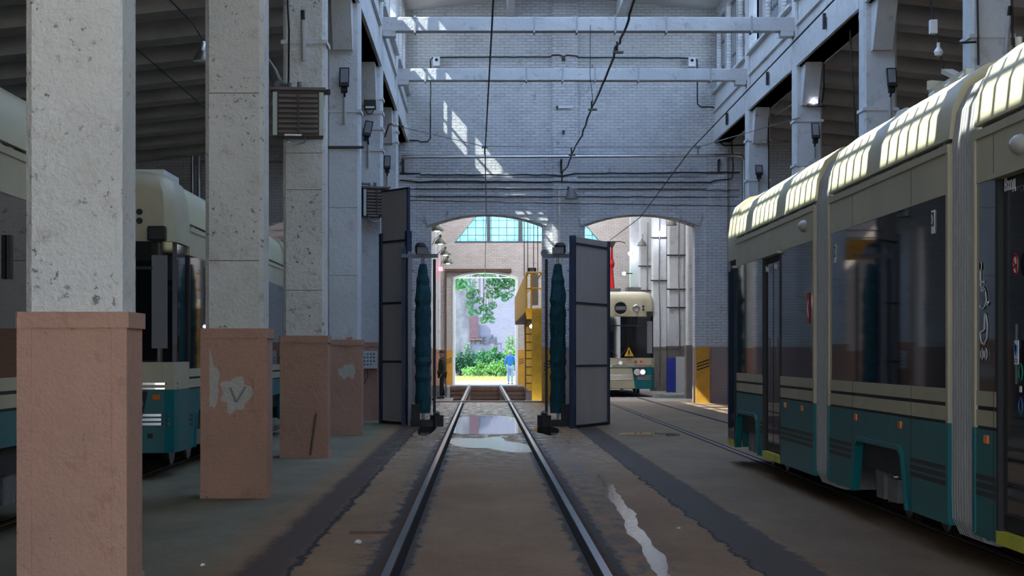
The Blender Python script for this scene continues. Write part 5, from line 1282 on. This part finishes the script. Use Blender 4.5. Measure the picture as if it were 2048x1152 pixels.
# ---------------------------------------------------------------- yard beyond the gateway
struct(MB().box(-30, 40, 137, 137.6, 0, 9.2).build('wall_yard', YARDB))
YP = mat('stained_render', (.11, .115, .135), .9, var=.5, vs=.9)
struct(MB().box(-3.0, -.85, 136.85, 137, 0, 6.3).build('trim_7', YP))
dr = thing('boarded_doorway', (-.55, 136.9, 2.1), 'dark maroon boarded-up doorway in the yard wall behind the bushes', 'door')
a = P(939, 632, 136.9); b = P(957, 676, 136.9)
MB().box(a[0], b[0], 136.75, 136.84, b[2], a[2]).build('door_leaf', mat('maroon_door', (.07, .035, .05), .7, var=.3), dr); MB().box(a[0]-.05, b[0]+.25, 136.7, 136.84, b[2]-.14, b[2]-.04).build('door_sill', BROWN, dr)
GRAF = mat('graffiti_grey', (.04, .045, .06), .9)
g = text('graffiti', 'HEAL', .75, P(974, 682, 136.9), (pi/2, 0, 0), GRAF, None, .01); tag(g, 'large faint grey letters scrawled on the yard wall above the bushes', 'graffiti')
tag(MB().box(*(lambda p_: (p_[0]-.03, p_[0]+.03, 136.9, 137.0, p_[2]-.15, p_[2]+.15))(P(984, 674, 137))[0:6]).build('wall_vent', DARK), 'small dark slot in the pale yard wall', 'vent')
def leafm(name, c):
    m, n, b = newmat(name); b.inputs['Roughness'].default_value = .6
    oi = nd(n, 'ShaderNodeTexCoord'); f = ramp(n, noise(n, scaled(n, oi.outputs['Object'], (3, 3, 3)), 1.2, 3), .35, .65)
    L(n, mixc(n, f, tuple(x*.6 for x in c), c), b.inputs['Base Color'])
    tr = nd(n, 'ShaderNodeBsdfTranslucent'); tr.inputs[0].default_value = (c[0]*1.3, c[1]*1.3, c[2], 1); mx = nd(n, 'ShaderNodeMixShader'); mx.inputs[0].default_value = .35
    L(n, b.outputs[0], mx.inputs[1]); L(n, tr.outputs[0], mx.inputs[2]); L(n, mx.outputs[0], n.nodes['Material Output'].inputs[0]); return m
LG = [leafm('leaf_green', (.04, .17, .065)), leafm('leaf_deep', (.022, .11, .055)), leafm('leaf_fresh', (.10, .26, .06))]
def leaves(m, c, r3, n, rnd, size):
    c = Vector(c)
    for _ in range(n):
        while True:
            u = Vector((rnd.uniform(-1, 1), rnd.uniform(-1, 1), rnd.uniform(-1, 1)))
            if u.length < 1: break
        u = u.normalized()*u.length**.5
        p = c+Vector((u.x*r3[0], u.y*r3[1], u.z*r3[2])); s = size*rnd.uniform(.6, 1.4)
        a = Vector((rnd.uniform(-1, 1), rnd.uniform(-1, 1), rnd.uniform(-.8, .8))).normalized(); b = a.orthogonal().normalized()
        t = rnd.uniform(0, 2*pi); b = (b*math.cos(t)+a.cross(b)*math.sin(t))*.45
        m.add([p-a*s*.5, p+b*s*.5, p+a*s*.5, p-b*s*.5], [(0, 1, 2, 3)])
def bush(cx, cy, w_, h_, seed, mi, label, grp='bushes below the yard wall'):
    rnd = random.Random(seed); r = thing('bush', (cx, cy, 0), label, 'bush', grp); m = MB(); st_ = MB()
    for k in range(9):
        a = rnd.uniform(-.8, .8)*w_; d = rnd.uniform(-.8, .8); z = rnd.uniform(.25, .8)*h_*(1-.25*abs(a)/w_)
        leaves(m, (cx+a, cy+d, z), (w_*.42, .6, h_*.26), 150, rnd, .22); st_.tube([(cx+a*.4, cy+d*.3, 0), (cx+a, cy+d, z)], .02, 5)
    for k in range(6):
        a = rnd.uniform(-.9, .9)*w_; zt = rnd.uniform(.85, 1.1)*h_
        for i in range(8): leaves(m, (cx+a+rnd.uniform(-.1, .1), cy-.4, zt*(.5+.5*i/8)), (.16, .16, .14), 14, rnd, .18)
        st_.tube([(cx+a, cy-.4, 0), (cx+a, cy-.4, zt)], .015, 5)
    m.build('leaves', LG[mi], r); st_.build('stem', BROWN, r)
bush(-1.55, 131.5, 1.2, 2.0, 1, 1, 'dark green bush at the left jamb of the far gateway')
bush(-.2, 132.0, 1.1, 2.1, 2, 0, 'bright leafy bush under the maroon doorway of the yard wall')
bush(1.0, 131.4, 1.2, 1.6, 3, 0, 'mid green bush in the middle of the gateway under the grey letters')
bush(2.2, 132.2, 1.2, 2.6, 4, 2, 'fresh green bush beside the person in blue')
bush(-2.9, 131.6, 1.2, 2.4, 7, 1, 'dark bush at the edge of the gateway view, partly behind the jamb')
bush(.4, 129.8, 1.6, 1.0, 5, 2, 'low weedy bush in front of the others at the grass edge')
GR = MB(); rnd = random.Random(8)
for _ in range(5000):
    x = rnd.uniform(-4, 5); y = rnd.uniform(115, 130); h_ = rnd.uniform(.05, .22); dx = rnd.uniform(-.05, .05)
    GR.add([(x-.02, y, 0), (x+.02, y, 0), (x+dx, y+.02, h_)], [(0, 1, 2)])
tag(GR.build('yard_grass', leafm('dry_grass', (.34, .38, .12))), 'short sunlit grass between the gateway and the bushes', 'grass', kind='stuff')
tr_ = thing('tree', (-3.6, 120, 0), 'overhanging tree whose leafy branches fill the top of the far gateway', 'tree')
MB().tube([(-3.6, 120, 0), (-3.4, 120, 3), (-2.8, 119.5, 5.5), (-1.0, 119, 6.6), (1.5, 118.6, 6.6)], .16, 9).build('trunk', mat('bark', (.10, .075, .06), .9, bmp=.4, bs=12), tr_)
m = MB(); rnd = random.Random(21); tw = MB()
for k in range(60):
    x = rnd.uniform(-3, 3.2); zt = rnd.uniform(5.6, 8.0); leaves(m, (x, 119+rnd.uniform(-1.5, 1.5), zt), (.6, .6, .4), 75, rnd, .26)
for (px_, py_) in ((940, 590), (950, 585), (960, 600), (968, 615), (958, 622), (972, 632), (978, 625), (985, 610), (990, 590), (948, 600), (975, 590), (1000, 588), (1010, 596), (1018, 590), (940, 610), (982, 640), (967, 640), (945, 625)):
    a = P(px_, py_, 119); leaves(m, a, (.26, .5, .22), 48, rnd, .20); tw.tube([(a[0], 119, 6.3), a], .018, 5)
m.build('crown', LG[0], tr_); tw.build('twig', BROWN, tr_)
for k, z in enumerate((6.05, 5.85, 5.62)):
    wire([(-8, 106+k, z), (9, 106+k, z+.1), (9.02, 106+k, 0)], .018, mat('light_wire', (.6, .75, .7), .5), ['highest', 'middle', 'lowest'][k]+' of the pale wires crossing the top of the far gateway', name='yard_wire')
